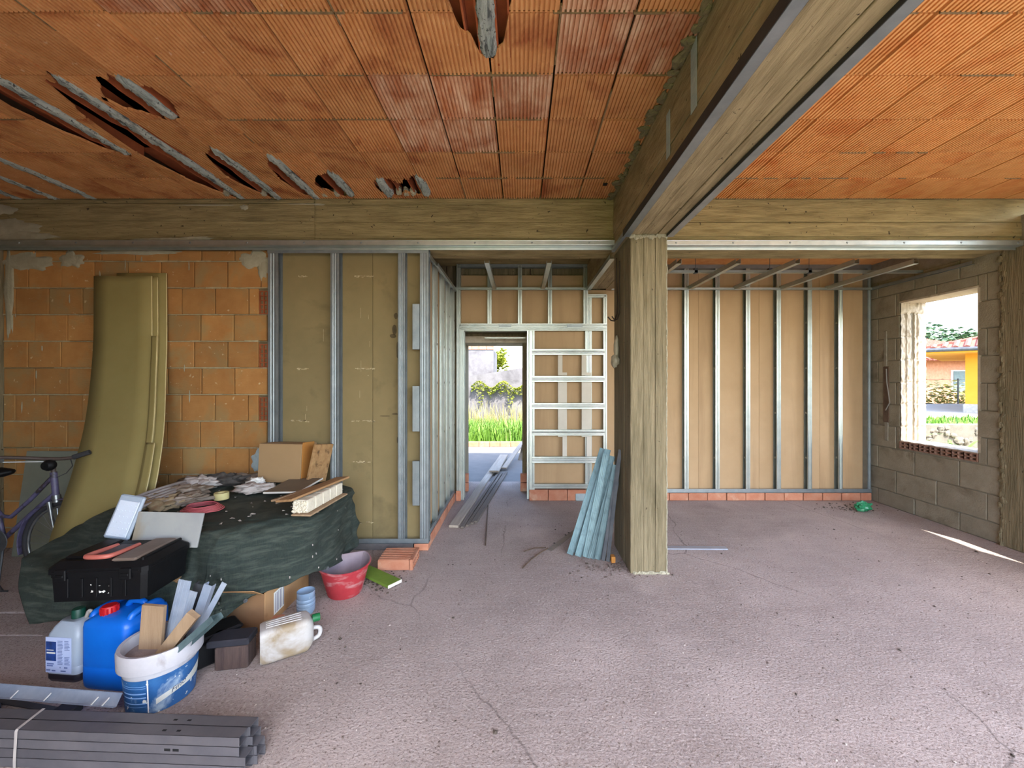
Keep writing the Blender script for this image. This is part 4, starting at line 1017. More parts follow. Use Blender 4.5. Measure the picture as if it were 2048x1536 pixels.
# white faced tile or sheet offcut
q = Vector((-1.88, 3.36, ZT_+.035))
o = obj('white_edged_board', MB().cbox((-.145, -.17, -.006), (.145, .17, .006), .002), mat('brown_sheet_white_edge', (112,98,80), (122,108,88), 5, .7), loc=tuple(q)); o.rotation_euler = (math.radians(4), math.radians(-2), math.radians(-3))
obj('white_rim', MB().cbox((-.147, -.175, -.0075), (.147, -.168, .0055), .001).cbox((.142, -.17, -.0075), (.149, .172, .0055), .001), M_PAPER, o)
tag(o, 'flat brown board with a white edge lying in front of the tan box', 'board')
# polystyrene block with timber offcuts
q = Vector((-1.485, 2.985, ZT_)); aP = math.radians(87)
ps = thing('polystyrene_block', 'crumbly white polystyrene block at the right edge of the table', 'block', (q.x, q.y, ZT_+.006), aP)
for i in range(5): obj('slab', MB().cbox((-.24+.096*i, -.055, 0), (-.24+.096*i+.093, .05+.004*(i % 2), .088), .005), M_FOAM, ps)
mb = MB()
for i in range(70): mb.lump((-.243, R.uniform(-.05, .05), R.uniform(.005, .082)), (.008, .009, .009), .3, 2, i, 6, 4)
obj('beads', mb, M_FOAM, ps, kind='stuff')
o = obj('timber_lath', MB().cbox((-.26, -.075, 0), (.26, .06, .012), .002), M_WOOD, loc=(q.x+.012, q.y-.006, ZT_-.008)); o.rotation_euler = (0, 0, aP); tag(o, 'pale timber lath under the polystyrene block', 'board')
o = obj('timber_plank', MB().cbox((-.32, -.07, 0), (.30, .055, .016), .003), M_WOODX, loc=(q.x-.035, q.y+.02, ZT_+.100)); o.rotation_euler = (math.radians(-7), math.radians(-1), aP-.16); tag(o, 'brown splintery plank lying on top of the polystyrene block', 'plank')
o = obj('timber_plank', MB().cbox((-.30, -.03, 0), (.28, .03, .014), .003), M_WOOD, loc=(q.x-.10, q.y+.03, ZT_+.09)); o.rotation_euler = (math.radians(-12), 0, aP-.2); tag(o, 'narrow pale plank beside the brown one on the polystyrene', 'plank')
# roll of masking tape
q = G(443, 998, ZT_)
o = obj('tape_roll', MB().lathe([(.026, 0), (.048, 0), (.049, .004), (.049, .046), (.048, .05), (.026, .05), (.026, 0)], 28), M_TAPE, loc=(q.x, q.y, ZT_)); tag(o, 'roll of yellow masking tape standing on the tarp', 'tape roll')
# coil of pink cable
q = G(405, 1020, ZT_); mb = MB()
for k in range(6):
    r0 = .105-.006*k; mb.tube([(r0*1.25*math.cos(2*PI*i/30)+R.uniform(-.003, .003), r0*math.sin(2*PI*i/30), .006+.006*k+.002*math.sin(i)) for i in range(30)], .0042, 6, closed=True)
o = obj('cable_coil', mb, M_CABLER, loc=(q.x, q.y, ZT_), smooth=True); tag(o, 'coil of pink electric cable lying on the tarp', 'cable')
# hose or conduit ends and crumpled bags
mb = MB()
for k in range(5):
    mb.tube([tuple(G(262+3*k, 1022-7*k, ZT_+.03+.01*k)), tuple(G(300, 1008-6*k, ZT_+.06+.01*k)), tuple(G(345, 990-5*k, ZT_+.07+.01*k)), tuple(G(385, 975-4*k, ZT_+.04+.01*k))], .013, 8)
o = obj('conduit_bundle', mb, mat('grey_conduit', (128,120,116), (150,142,138), 9, .5), smooth=50); tag(o, 'bundle of bent grey conduit ends among the bags on the table', 'conduit'); o['kind'] = 'stuff'; del o['category']
def bag(label, u, v, rad, seed, m, rz=0.0, amp=.55, name='plastic_bag', dz=0.0):
    q = G(u, v, ZT_+rad[2]*.8)
    mb = MB().lump((0, 0, 0), rad, amp, 2.4, seed, 44, 26)
    for i, p in enumerate(mb.v):
        n3 = noise.noise(Vector((p[0]*28, p[1]*28, p[2]*28+seed))); n4 = abs(noise.noise(Vector((p[0]*14+seed, p[1]*14, p[2]*14))))
        s_ = 1+.10*n3-.38*n4; mb.v[i] = (p[0]*s_, p[1]*s_, max(p[2]*s_, -rad[2]*.8))
    o = obj(name, mb, m, loc=(q.x, q.y, q.z+dz), smooth=True); o.rotation_euler = (0, 0, rz); tag(o, label, 'bag')
bag('long brown crumpled bag stretched across the back of the table', 470, 958, (.40, .085, .042), 1, M_BAG, .15)
bag('dusty brown crumpled bag piled beside the sheets', 368, 986, (.17, .11, .06), 2, M_BAG, .5)
bag('pale crumpled plastic bag in the middle of the heap', 398, 968, (.15, .09, .065), 3, M_BAGL, .3)
bag('dark crumpled rag behind the masking tape', 440, 962, (.20, .08, .06), 4, mat('dark_rag', (52,48,46), (84,78,72), 16, .9, bump=.5), .2)
bag('brown twisted bag lying by the pink cable', 372, 1000, (.15, .075, .045), 5, M_BAG, .9)
bag('tan crumpled sack hanging over the left table edge', 320, 1004, (.16, .14, .05), 6, mat('tan_sack', (132,112,84), (162,142,110), 14, .85, bump=.5), .4)
bag('clear crumpled film by the white edged board', 508, 976, (.14, .08, .04), 7, M_BAGL, .2)
bag('white crumpled paper cup on the edge of the board', 540, 958, (.055, .045, .035), 8, M_PAPER, .2, .3, 'paper_scrap', .02)
bag('white crumpled paper beside the clear film', 512, 968, (.07, .05, .035), 9, M_PAPER, .8, .5, 'paper_scrap', .02)

# ------------------------------------------------------------------ under and in front of the table
bxo = thing('cardboard_box', 'open brown cardboard box on the floor under the tarp edge', 'box', (-1.745, 2.80, 0.001), math.radians(2))
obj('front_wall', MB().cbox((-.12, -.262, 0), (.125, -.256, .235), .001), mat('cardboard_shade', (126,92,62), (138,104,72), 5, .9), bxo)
obj('side_wall', MB().cbox((.122, -.26, 0.0), (.128, .30, .24), .001), M_CARD, bxo)
obj('side_wall', MB().cbox((-.126, -.256, 0.0), (-.121, .30, .235), .001), M_CARD, bxo)
obj('back_wall', MB().cbox((-.12, .294, 0.0), (.12, .30, .235), .001), M_CARD, bxo)
obj('bottom', MB().cbox((-.12, -.255, 0.0), (.12, .294, .005), .001), M_CARD, bxo)
obj('flap', MB().cbox((-.12, -.005, 0), (.12, 0, .12), .001, T(0, -.262, .235) @ RX(.95)), M_CARD, bxo)
lb = obj('label', MB().cbox((.1282, -.165, .045), (.1292, -.045, .19), .0003), M_PAPER, bxo, label='white label with vertical grey bars')
mb = MB()
for i in range(6): mb.box((.1292, -.152+.019*i, .055), (.1296, -.152+.019*i+(.008 if i % 2 else .005), .18))
obj('print', mb, mat('print_grey', (120,116,132)), lb)
o = obj('clay_sherd', MB().cbox((-.05, -.06, 0), (.05, .06, .04), .008), M_BRICK2, loc=(-1.575, 2.60, .001)); o.rotation_euler = (0, 0, .5); tag(o, 'broken reddish brick sherd in front of the brown cardboard box', 'brick')
# jerrycans
def can_body(mb, w_, d_, h, sh, c, neck=None):
    """rounded canister: half width, half depth, height to the shoulder, shoulder height, corner radius"""
    def ring(z, s):
        o_ = []
        for cx, cy, a0 in ((1,1,0),(-1,1,90),(-1,-1,180),(1,-1,270)):
            for k in range(5):
                a = math.radians(a0+22.5*k); o_.append((cx*(w_*s-c)+c*math.cos(a), cy*(d_*s-c)+c*math.sin(a), z))
        return o_
    zs = [(0,.93),(.015,.985),(.04,1),(h*.33,1),(h*.34,.985),(h*.36,1),(h*.93,1),(h,.97)]+[(h+sh*.6,.80),(h+sh,.62)]
    n = 20; vs = []
    for z, s in zs: vs += ring(z, s)
    fs = [tuple(range(n-1,-1,-1)), tuple((len(zs)-1)*n+k for k in range(n))]
    for i in range(len(zs)-1): fs += [(i*n+k, i*n+(k+1) % n, (i+1)*n+(k+1) % n, (i+1)*n+k) for k in range(n)]
    mb.add(vs, fs); return mb
q = G(203, 1383)
jb = thing('jerrycan', 'large bright blue jerrycan with a red cap beside the white pail', 'jerrycan', (q.x+.015, q.y+.12, 0.001), math.radians(-6))
bb = MB(); can_body(bb, .135, .12, .335, .028, .035)
bo = obj('body', bb, M_BLUE, jb, smooth=50)
obj('handle', MB().tube(sm([(.09, .02, .345), (.085, .02, .378), (.06, .02, .39), (0.0, .02, .388), (-.02, .02, .35)]), .015, 10).tube(sm([(-.115, -.07, .34), (-.12, -.06, .362), (-.12, .06, .365), (-.11, .09, .34)]), .018, 10).tube(sm([(.10, -.07, .34), (.105, -.06, .368), (.105, .06, .372), (.10, .09, .34)]), .018, 10), M_BLUE, jb, smooth=50)
cp = MB().lathe([(.034, .35), (.034, .392), (.03, .397), (0, .397)], 18, T(-.045, -.05, 0))
for k in range(14): a = 2*PI*k/14; cp.box((-.003, -.003, .355), (.003, .003, .39), T(-.045+.034*math.cos(a), -.05+.034*math.sin(a), 0))
obj('cap', cp, M_RED, jb, smooth=40, label='red screw cap')
q = G(124, 1366)
jg = thing('jerrycan', 'cloudy grey canister with a dark green cap and white label', 'jerrycan', (q.x, q.y+.08, 0.001), math.radians(-5))
bo = obj('body', can_body(MB(), .095, .078, .245, .055, .028), M_CLEAR, jg, smooth=50)
obj('dregs', can_body(MB(), .0955, .0785, .045, .001, .028), M_DREG, jg, smooth=50)
obj('cap', MB().lathe([(.028, .295), (.028, .34), (.025, .345), (0, .345)], 18), M_DGREEN, jg, smooth=40, label='dark green screw cap')
obj('handle', MB().tube(sm([(.045, 0, .295), (.06, 0, .335), (.075, 0, .335), (.085, 0, .30), (.085, 0, .26)]), .009, 8), M_CAN, jg, smooth=50)
lb = obj('label', MB().cbox((-.088, -.0805, .05), (.06, -.0785, .235), .0005), mat('label_white', (176,190,226), (186,198,230), 9, .6), jg, label='white paper label with a blue panel')
mb = MB().box((-.085, -.0812, .112), (-.026, -.0805, .212)); obj('blue_panel', mb, M_INKB, lb)
mb = MB().box((-.08, -.0816, .15), (-.03, -.0812, .157)).box((-.08, -.0816, .166), (-.04, -.0812, .170)); obj('panel_text', mb, M_PAPER, lb)
mb = MB()
for c0 in (-.018, .022):
    for k in range(17):
        z = .215-.0075*k
        if c0 > 0 and 7 <= k <= 10: continue
        mb.box((c0, -.0811, z), (c0+R.uniform(.022, .032), -.0806, z+.003))
for x0, x1, z in ((-.08, -.04, .095), (-.08, -.045, .085), (-.083, -.06, .062), (-.052, -.03, .060), (-.005, 0.0, .078), (.02, .04, .078), (.0, .03, .06)): mb.box((x0, -.0811, z-.002), (x1, -.0806, z+.005))
obj('small_print', mb, mat('print_blue_grey', (96,112,160)), lb, kind='stuff')
# orange bucket glimpsed behind the canister
q = G(92, 1300)
ob = thing('bucket', 'orange plastic bucket half hidden behind the grey canister', 'bucket', (q.x+.08, q.y+.13, 0.001))
obj('body', MB().lathe([(.075, 0), (.115, .20), (.122, .20), (.122, .212), (.112, .212), (.073, .006), (0, .006)], 28), mat('orange_plastic', (206,72,28), (190,60,24), 9, .5), ob, smooth=40)
obj('handle', MB().tube([(.118*math.cos(PI*k/10), .118*math.sin(PI*k/10)*.5-.0, .205-.02*math.sin(PI*k/10)) for k in range(11)], .003, 6), M_METALD, ob)

# ------------------------------------------------------------------ white pail full of offcuts
pa = thing('pail', 'white plastic pail with a worn blue label, filled with offcuts', 'bucket', (-1.80, 2.03, 0.001), 0)
pb = MB().lathe([(.128, 0), (.132, .006), (.150, .245), (.158, .247), (.158, .285), (.152, .29), (.150, .283), (.146, .24), (.126, .01), (0, .01)], 44)
obj('body', pb, M_PAIL, pa, smooth=40)
obj('rim_band', MB().lathe([(.158, .205), (.166, .208), (.168, .28), (.163, .292), (.150, .290), (.152, .284), (.158, .278), (.157, .21), (.158, .205)], 44), M_PAIL, pa, smooth=40)
obj('inner_wall', MB().lathe([(.1445, .235), (.1255, .02), (0, .015)], 44), M_PAILIN, pa, smooth=40)
rz_ = lambda z: .132+(.150-.132)*(z-.006)/.239+.0012
def arcstrip(a0, a1, zf0, zf1, off=0.0, n=24, nz=3):
    def fn(a, b):
        t = math.radians(a0+(a1-a0)*a); z0 = zf0(a); z1 = zf1(a); z = z0+(z1-z0)*b; r = rz_(z)+off
        return (r*math.cos(t), r*math.sin(t), z)
    return MB().grid(fn, n, nz)
K = lambda v: (lambda a: v)
lb = obj('label', arcstrip(205, 398, K(.004), lambda a: .168+.016*a, n=40), M_LABEL, pa, smooth=True, label='worn blue printed label')
obj('label_line', arcstrip(290, 292, K(.006), K(.174), .0006, 2), M_PAPER, lb)
for z, wd in ((.145, .002), (.135, .002), (.108, .006), (.088, .006), (.06, .005), (.045, .002)): obj('label_line', arcstrip(232, 288, K(z), K(z+wd), .0006, 14, 1), mat('label_pale_%d' % int(z*1000), (120,160,206)), lb)
obj('label_band', arcstrip(303, 392, lambda a: .045+.055*a+.008*math.sin(a*5), lambda a: .072+.068*a+.004*math.sin(a*9), .0008, 24, 2), mat('band_cream', (206,206,196), (190,190,176), 16, .6, speck=(60,90,130), speckt=.7, speckscale=60), lb, smooth=True)
def arc_text(body, a0, a1, z0, size, slope, parent, m, off=.0012, name='lettering'):
    cu = bpy.data.curves.new('t', 'FONT'); cu.body = body; cu.size = size; cu.shear = .2; cu.resolution_u = 3
    to = bpy.data.objects.new('t', cu); C.objects.link(to)
    me = bpy.data.meshes.new_from_object(to, depsgraph=bpy.context.evaluated_depsgraph_get())
    bpy.data.objects.remove(to)
    for v in me.vertices:
        x, y = v.co.x, v.co.y; t = math.radians(a0)+x/.14; z = z0+y+slope*x; r = rz_(z)+off
        v.co = (r*math.cos(t), r*math.sin(t), z)
    return obj(name, me, m, parent)
arc_text('Fino', 325, 0, .070, .036, .32, lb, mat('lettering_ink', (70,74,92)))
def inpail(name, label, cat_, prof, base, top, m, xdir=(1,0,0), group=None):
    o = obj(name, MB().ext(prof, base, top, xdir), m); tag(o, label, cat_, group); return o
pc = Vector((-1.80, 2.03, 0))
def at(u, v, Y): return P(u, v, Y)
rect = lambda w_, t_: [(-w_/2, -t_/2), (w_/2, -t_/2), (w_/2, t_/2), (-w_/2, t_/2)]
inpail('wood_offcut', 'wide pale wood offcut standing at the left in the white pail', 'board', rect(.11, .018), pc+Vector((-.07, .0, .03)), at(309, 1210, 2.03), M_WOOD)
inpail('wood_offcut', 'narrow wood offcut leaning right in the white pail', 'board', rect(.055, .03), pc+Vector((-.075, -.02, .10)), at(388, 1228, 2.00), M_WOOD)
rib = [(-.0275,0),(-.02,0),(-.019,.004),(-.015,.004),(-.014,0),(-.006,0),(-.005,.004),(.0,.004),(.001,0),(.01,0),(.011,.004),(.016,.004),(.017,0),(.0275,0),(.0275,.003),(-.0275,.003)]
G1 = 'metal offcuts in the white pail'
inpail('metal_offcut', 'widest ribbed steel offcut standing tallest in the white pail', 'metal profile', [(x*1.2, -y) for x, y in rib], pc+Vector((-.035, .03, .03)), at(371, 1160, 2.10), M_STEELP, (1,0,0), G1)
inpail('metal_offcut', 'shorter ribbed steel offcut right of the widest one in the pail', 'metal profile', [(x*.75, -y) for x, y in rib], pc+Vector((-.015, .03, .03)), at(388, 1182, 2.10), M_STEELP, (1,0,0), G1)
inpail('metal_offcut', 'dark blue sided steel channel behind the ribbed offcuts in the pail', 'metal profile', cprof(.05, .03), pc+Vector((.0, .07, .03)), at(398, 1168, 2.16), M_METALD, (1,0,0), G1)
inpail('metal_offcut', 'bright steel channel left of the slim strip in the pail', 'metal profile', cprof(.045, .03), pc+Vector((.015, .06, .03)), at(416, 1170, 2.14), M_STEELP, (1,0,0), G1)
inpail('metal_offcut', 'slim bright steel strip leaning furthest right in the pail', 'metal profile', rect(.028, .004), pc+Vector((.02, .03, .05)), at(449, 1166, 2.12), M_STEELP, (1,0,0), G1)
inpail('metal_offcut', 'long grey steel channel sloping low over the pail rim', 'metal profile', cprof(.06, .03), pc+Vector((-.05, -.06, .12)), at(432, 1228, 2.00), M_METALG, (.3,-1,.6), G1)

# ------------------------------------------------------------------ black case, dark board and overturned canister behind the pail
q = G(420, 1330)
cs = thing('plastic_case', 'black plastic case with a metal rivet behind the white pail', 'case', (q.x-.05, q.y+.03, .001), math.radians(52))
obj('body', MB().cbox((-.16, -.07, 0), (.16, .07, .135), .012), M_BLACKPL, cs)
obj('lid', MB().cbox((-.165, -.075, .137), (.165, .075, .165), .010), M_BLACKPL, cs)
obj('rivet', MB().lathe([(.004, 0), (.009, 0), (.009, .004), (.004, .004), (.004, 0)], 12, T(-.05, -.076, .155) @ RX(PI/2)), M_CHROME, cs)
q = G(458, 1342)
dk = thing('wood_block', 'dark stained wood block with a black top left of the overturned canister', 'block', (q.x, q.y+.06, .001), math.radians(10))
obj('block', MB().cbox((-.085, -.055, 0), (.08, .05, .125), .006), mat('dark_wood', (58,44,42), (88,70,62), 6, .85, stretch=(5,5,.5), bump=.3), dk)
obj('top_cap', MB().cbox((-.125, -.06, .127), (.085, .055, .165), .006), mat('black_cap', (30,30,38), (40,40,48), 8, .6), dk)
q = G(494, 1345)
jw = thing('jerrycan', 'dirty white canister with a green cap lying on its side', 'jerrycan', (q.x+.015, q.y+.085, .098), 0, rot=(math.radians(90), 0, math.radians(24)))
jw.rotation_euler = (Matrix.Rotation(math.radians(33), 4, 'Z') @ Matrix.Rotation(math.radians(90), 4, 'Y')).to_euler()
obj('body', can_body(MB(), .095, .075, .235, .03, .03), M_CAN, jw, smooth=50)
obj('cap', MB().lathe([(.022, .262), (.022, .30), (.019, .304), (0, .304)], 16, T(-.06, .0, 0)), M_GREENCAP, jw, smooth=40, label='bright green screw cap')
obj('handle', MB().tube(sm([(-.005, 0, .255), (-.002, 0, .295), (.02, 0, .308), (.055, 0, .30), (.065, 0, .255)]), .012, 10), M_CAN, jw, smooth=50)
mb = MB()
for k in range(4): mb.tube([(-.075+.0, -.03+.02*k, .02), (-.0965, -.03+.02*k, .03), (-.0965, -.04+.025*k, .20), (-.08, -.03+.02*k, .23)], .003, 6)
obj('rib', mb, M_CAN, jw, kind='stuff')

# clear plastic bottle bottom
q = G(604, 1234)
o = obj('cut_bottle', MB().lathe([(0, .012), (.03, .004), (.045, 0), (.056, .02), (.058, .05), (.055, .054), (.058, .06), (.058, .075), (.054, .08), (.058, .086), (.057, .10), (.053, .105), (.057, .11), (.056, .15), (.0545, .15), (.052, .11), (.05, .105), (.053, .1), (.05, .02), (0, .014)], 28), mat('bluish_pet', (150,178,206), (170,194,216), 8, .2, trans=.35, speck=(220,226,232), speckt=.7, speckscale=40), loc=(q.x, q.y+.05, .001), smooth=40)
o.rotation_euler = (0, 0, .4); tag(o, 'cut off bluish plastic bottle standing on the floor beside the cardboard box', 'bottle')
# red rubber mortar tub
q = G(669, 1200)
tu = thing('mortar_tub', 'red rubber mortar tub caked with grey dust on the floor', 'bucket', (q.x+.03, q.y+.105, .001), math.radians(28))
def dring(r, z, n=40, fl=.55):
    o_ = []
    for k in range(n):
        a = 2*PI*k/n; x, y = r*math.cos(a), r*math.sin(a)
        if y > r*fl: y = r*fl+(y-r*fl)*.12
        o_.append((x, y, z))
    return o_
def dshell(mb, prof):
    n = 40; vs = []
    for r, z, tilt in prof: vs += [(x, y, z+tilt*y) for x, y, z in dring(r, z)]
    fs = []
    for i in range(len(prof)-1): fs += [(i*n+k, i*n+(k+1) % n, (i+1)*n+(k+1) % n, (i+1)*n+k) for k in range(n)]
    fs += [tuple(range(n-1,-1,-1)), tuple((len(prof)-1)*n+k for k in range(n))]
    return mb.add(vs, fs)
tub_shell = obj('shell', dshell(MB(), [(.112,0,0),(.120,.01,0),(.172,.215,.10),(.182,.218,.10),(.183,.228,.10),(.176,.232,.10)]), M_TUB, tu, smooth=40)
tu_in = dshell(MB(), [(.180,.2325,.10),(.170,.226,.10),(.118,.03,0),(.05,.026,0)])
tu_in.f.pop(-2); obj('inside', tu_in, M_TUBIN, tu, smooth=40)
# the shell's own top lid would hide the inside: open it
me = tub_shell.data; bmx = __import__('bmesh').new(); bmx.from_mesh(me); top = max(bmx.faces, key=lambda f: f.calc_center_median().z if len(f.verts) > 8 else -1); bmx.faces.remove(top); bmx.to_mesh(me); bmx.free()
# green painted strip
a, b = G(728, 1139, .02), G(786, 1166, .02); dv = (b-a); L_ = dv.length
o = obj('green_board', MB().cbox((-L_*.62, -.062, 0), (L_/2+.02, .062, .022), .002), M_GREENB, loc=tuple((a+b)/2-Vector((0, 0, .012)))); o.rotation_euler = (0, 0, math.atan2(dv.y, dv.x)); tag(o, 'green painted board with a white end lying in front of the loose brick', 'board')
obj('white_end', MB().cbox((L_/2+.02, -.062, 0), (L_/2+.026, .062, .022), .001), M_PAPER, o)
# loose hollow brick
q = G(790, 1142)
hb_ = thing('hollow_brick', 'loose red hollow brick lying flat in front of the partition', 'brick', (q.x-.005, q.y+.13, .001), math.radians(2))
bw, bd, bh = .145, .125, .088
mb = MB().cbox((-bw, -bd, 0), (bw-.02, bd, bh), .004)
for k in range(6): y = -bd+.004+(2*bd-.008)*k/5; mb.box((bw-.03, y-.004, 0.002), (bw, y+.004, bh-.002))
for z in (.004, bh/2, bh-.004): mb.box((bw-.03, -bd+.001, z-.004), (bw, bd-.001, z+.004))
obj('body', mb, M_BRICK2, hb_)
mb = MB()
for k in range(7): y = -bd+.02+(2*bd-.04)*k/6; mb.box((-bw+.004, y-.004, bh-.001), (bw-.024, y+.004, bh+.002))
obj('ridge', mb, M_BRICK2, hb_, kind='stuff')

# ------------------------------------------------------------------ bundle of new studs in the foreground
M_STUD = mat('dusty_new_stud', (98,98,104), (116,114,118), 6, 0.42, metal=0.45, bump=0.03, vary=0.1)
SB = math.radians(-2.3)
bun_o = Vector((-1.12, 1.665, 0.0))
def front_stud(label, j, k, dx=0.0):
    wd, dp = .050, .037
    mb = MB(); x1, x0 = -.0+dx, -2.6
    y0 = -.052+.051*j; z0 = .002+.0385*k
    pr = [(y0, z0), (y0+wd, z0), (y0+wd, z0+dp), (y0, z0+dp)]
    t_ = .0013
    mb.box((x0, y0, z0+dp-t_), (x1, y0+wd, z0+dp)); mb.box((x0, y0, z0), (x1, y0+t_, z0+dp)); mb.box((x0, y0+wd-t_, z0), (x1, y0+wd, z0+dp))
    mb.box((x0, y0, z0), (x1, y0+.007, z0+t_)); mb.box((x0, y0+wd-.007, z0), (x1, y0+wd, z0+t_))
    o = obj('steel_stud', mb, M_STUD, loc=tuple(bun_o)); o.rotation_euler = (0, 0, SB); tag(o, label, 'steel profile', 'bundled steel studs in the foreground')
    mh = MB()
    if k == 3:
        for x in (-.33, -.27) : mh.box((x-.008, y0+.018, z0+dp-.0005), (x+.008, y0+.026, z0+dp+.0006))
    if k == 2 and j == 0: mh.box((-.31, y0-.0006, z0+.012), (-.285, y0+.0005, z0+.022)).box((-.275, y0-.0006, z0+.012), (-.25, y0+.0005, z0+.022))
    if mh.v: obj('slot', mh, mat('slot_black_%d%d' % (j, k), (12,12,14)), o, kind='stuff')
lay_n = ('bottom', 'second', 'third', 'top')
for k in range(4):
    for j in range(2):
        front_stud('%s %s steel stud of the strapped foreground bundle' % (lay_n[k], 'front' if j == 0 else 'rear'), j, k, (.02 if k < 2 else .0)+R.uniform(-.006, .006)+(.012 if j else 0))
mb = MB(); xs = -.93
pts = [(xs-.02, .052, .157), (xs, -.053, .158), (xs-.002, -.0555, .15), (xs-.008, -.0565, .03), (xs-.008, -.0565, .004)]
for p0, p1 in zip(pts, pts[1:]):
    mb.add([(p0[0]-.006, p0[1], p0[2]), (p0[0]+.006, p0[1], p0[2]), (p1[0]+.006, p1[1], p1[2]), (p1[0]-.006, p1[1], p1[2])], [(0,1,2,3)])
o = obj('strap', mb, mat('strap_plastic', (170,164,160), (184,178,172), 20, .4), loc=tuple(bun_o), thick=.001); o.rotation_euler = (0, 0, SB); tag(o, 'pale plastic strap round the foreground bundle of studs', 'strap')
# single stud lying behind it on two dark blocks
a, b = P(-60, 1376, 1.955), P(239, 1400, 1.87)
o = obj('steel_stud', MB().ext([(-.025,0),(.025,0),(.027,.004),(.025,.0055),(.023,.0015),(-.023,.0015),(-.025,.02),(-.027,.02)], a, b, (0,.55,.83)), M_STEELP); tag(o, 'single shiny steel stud lying between the pail and the foreground bundle', 'steel profile')
mb = MB()
for f in (.04, .33, .55, .86, .93):
    p = a+(b-a)*f; mb.tube([p+Vector((-.012, -.022, -.018)), p+Vector((.008, -.004, .010))], .003, 6)
obj('punched_tab', mb, M_PAPER, o, kind='stuff')
for i, (u, lab) in enumerate(((128, 'dark wood block under the single shiny stud, nearer the pail'), (-40, 'dark wood block under the far end of the single shiny stud'))):
    q = P(u, 1410, 1.90)
    o = obj('support_block', MB().cbox((-.045, -.03, 0), (.045, .03, q.z-.018), .004), mat('dark_block_%d' % i, (40,40,46), (54,52,56), 8, .8), loc=(q.x, q.y+.015, .001)); tag(o, lab, 'block')
a, b = G(-40, 1394, .012), G(112, 1420, .012)
o = obj('steel_strip', MB().ext(rect(.03, .004), a, b, (0,1,0)), M_METALD); tag(o, 'dark steel strip lying on the floor under the single stud', 'steel profile')

# ------------------------------------------------------------------ profiles leaning on the pillar
G2 = 'steel profiles leaning on the pillar'
lean = [((1140, 1112, 3.66), (1206, 897, 3.86), .05, 'leftmost weathered steel profile leaning on the pillar'),
        ((1156, 1116, 3.62), (1216, 899, 3.80), .05, 'weathered steel profile second from the left in the pillar bundle'),
        ((1172, 1119, 3.60), (1213, 908, 3.74), .055, 'speckled steel profile with a bent top in the pillar bundle'),
        ((1163, 1118, 3.66), (1222, 940, 3.80), .045, 'short steel profile in the middle of the pillar bundle'),
        ((1182, 1121, 3.58), (1232, 938, 3.70), .055, 'broad rounded steel profile in front of the pillar bundle'),
        ((1194, 1124, 3.56), (1240, 930, 3.68), .045, 'dark steel profile right of the broad one on the pillar'),
        ((1148, 1114, 3.70), (1211, 903, 3.88), .05, 'weathered steel profile tucked behind the two leftmost on the pillar'),
        ((1178, 1120, 3.66), (1224, 912, 3.80), .05, 'tall steel profile at the back of the pillar bundle')]
for i, (p, q_, wd, lab) in enumerate(lean):
    a = G(p[0], p[1]+2, .002); a.y = p[2]; a.x = (p[0]-U0)*p[2]/F; a.z = .004; b = P(*q_); b.x = min(b.x, .862)
    h_ = wd*.56; o = obj('steel_profile', MB().ext([(-h_,-.02),(-h_+.0015,-.02),(-h_+.0015,-.0015),(-h_*.55,-.0015),(-h_*.5,-.006),(-h_*.1,-.006),(-h_*.05,-.0015),(h_*.4,-.0015),(h_*.45,-.007),(h_*.7,-.007),(h_*.75,-.0015),(h_-.0015,-.0015),(h_-.0015,-.02),(h_,-.02),(h_,0),(h_*.8,0),(h_*.75,-.0055),(h_*.4,-.0055),(h_*.35,0),(-h_*.1,0),(-h_*.15,-.0045),(-h_*.5,-.0045),(-h_*.55,0),(-h_,0)], a, b, (1,-.25,0)), M_METALG); tag(o, lab, 'steel profile', G2)
for i, (p, q_) in enumerate((((1203, 1126, 3.54), (1247, 905, 3.64)), ((1212, 1130, 3.52), (1252, 899, 3.62)), ((1198, 1128, 3.58), (1238, 960, 3.70)))):
    a = Vector(((p[0]-U0)*p[2]/F, p[2], .006)); b = P(*q_); b.x = min(b.x, .872)
    o = obj('steel_angle', MB().ext([(0,0),(.03,0),(.03,.002),(.002,.002),(.002,.03),(0,.03)], a, b, (1,-.4,0)), M_METALD); tag(o, ('dark steel angle beside the bundle on the pillar', 'rightmost dark steel angle leaning on the pillar', 'short dark steel angle low in the pillar bundle')[i], 'steel profile', G2)
a, b = G(1098, 1097, .02), G(1160, 1052, .02)
o = obj('steel_channel', MB().ext(cprof(.055, .03), a+Vector((0,0,-.015)), b+Vector((0,0,-.015)), (0,-1,0)), mat('dusty_channel', (120,112,104), (142,134,124), 9, .6, metal=.4)); tag(o, 'dusty slotted channel offcut on the floor by the leaning profiles', 'steel profile')
mb = MB()
for f in (.15, .5, .6): p = a+(b-a)*f; mb.lathe([(.010, 0), (.010, .002), (0, .002)], 10, T(p.x, p.y-.004, p.z+.0155))
obj('slot', mb, mat('slot_dark', (16,14,14)), o, kind='stuff')
def wire(label, pts, r, m=M_RUST, name='wire'):
    o = obj(name, MB().tube([tuple(G(u, v, z)) for u, v, z in pts], r, 6), m, smooth=50); tag(o, label, 'wire')
wire('rusty wire lying left of the dusty channel offcut', [(1045, 1136, .007), (1062, 1119, .012), (1080, 1106, .01), (1096, 1096, .02)], .005)
wire('short twisted wire just above the longer one by the channel', [(1048, 1103, .006), (1068, 1096, .012), (1092, 1095, .016)], .005)
o = obj('wood_scrap', MB().cbox((-.018, -.03, 0), (.018, .03, .055), .004), M_CARDO, loc=tuple(G(1227, 1127)+Vector((0, .03, .001)))); tag(o, 'small orange wood scrap on the floor against the pillar', 'wood')
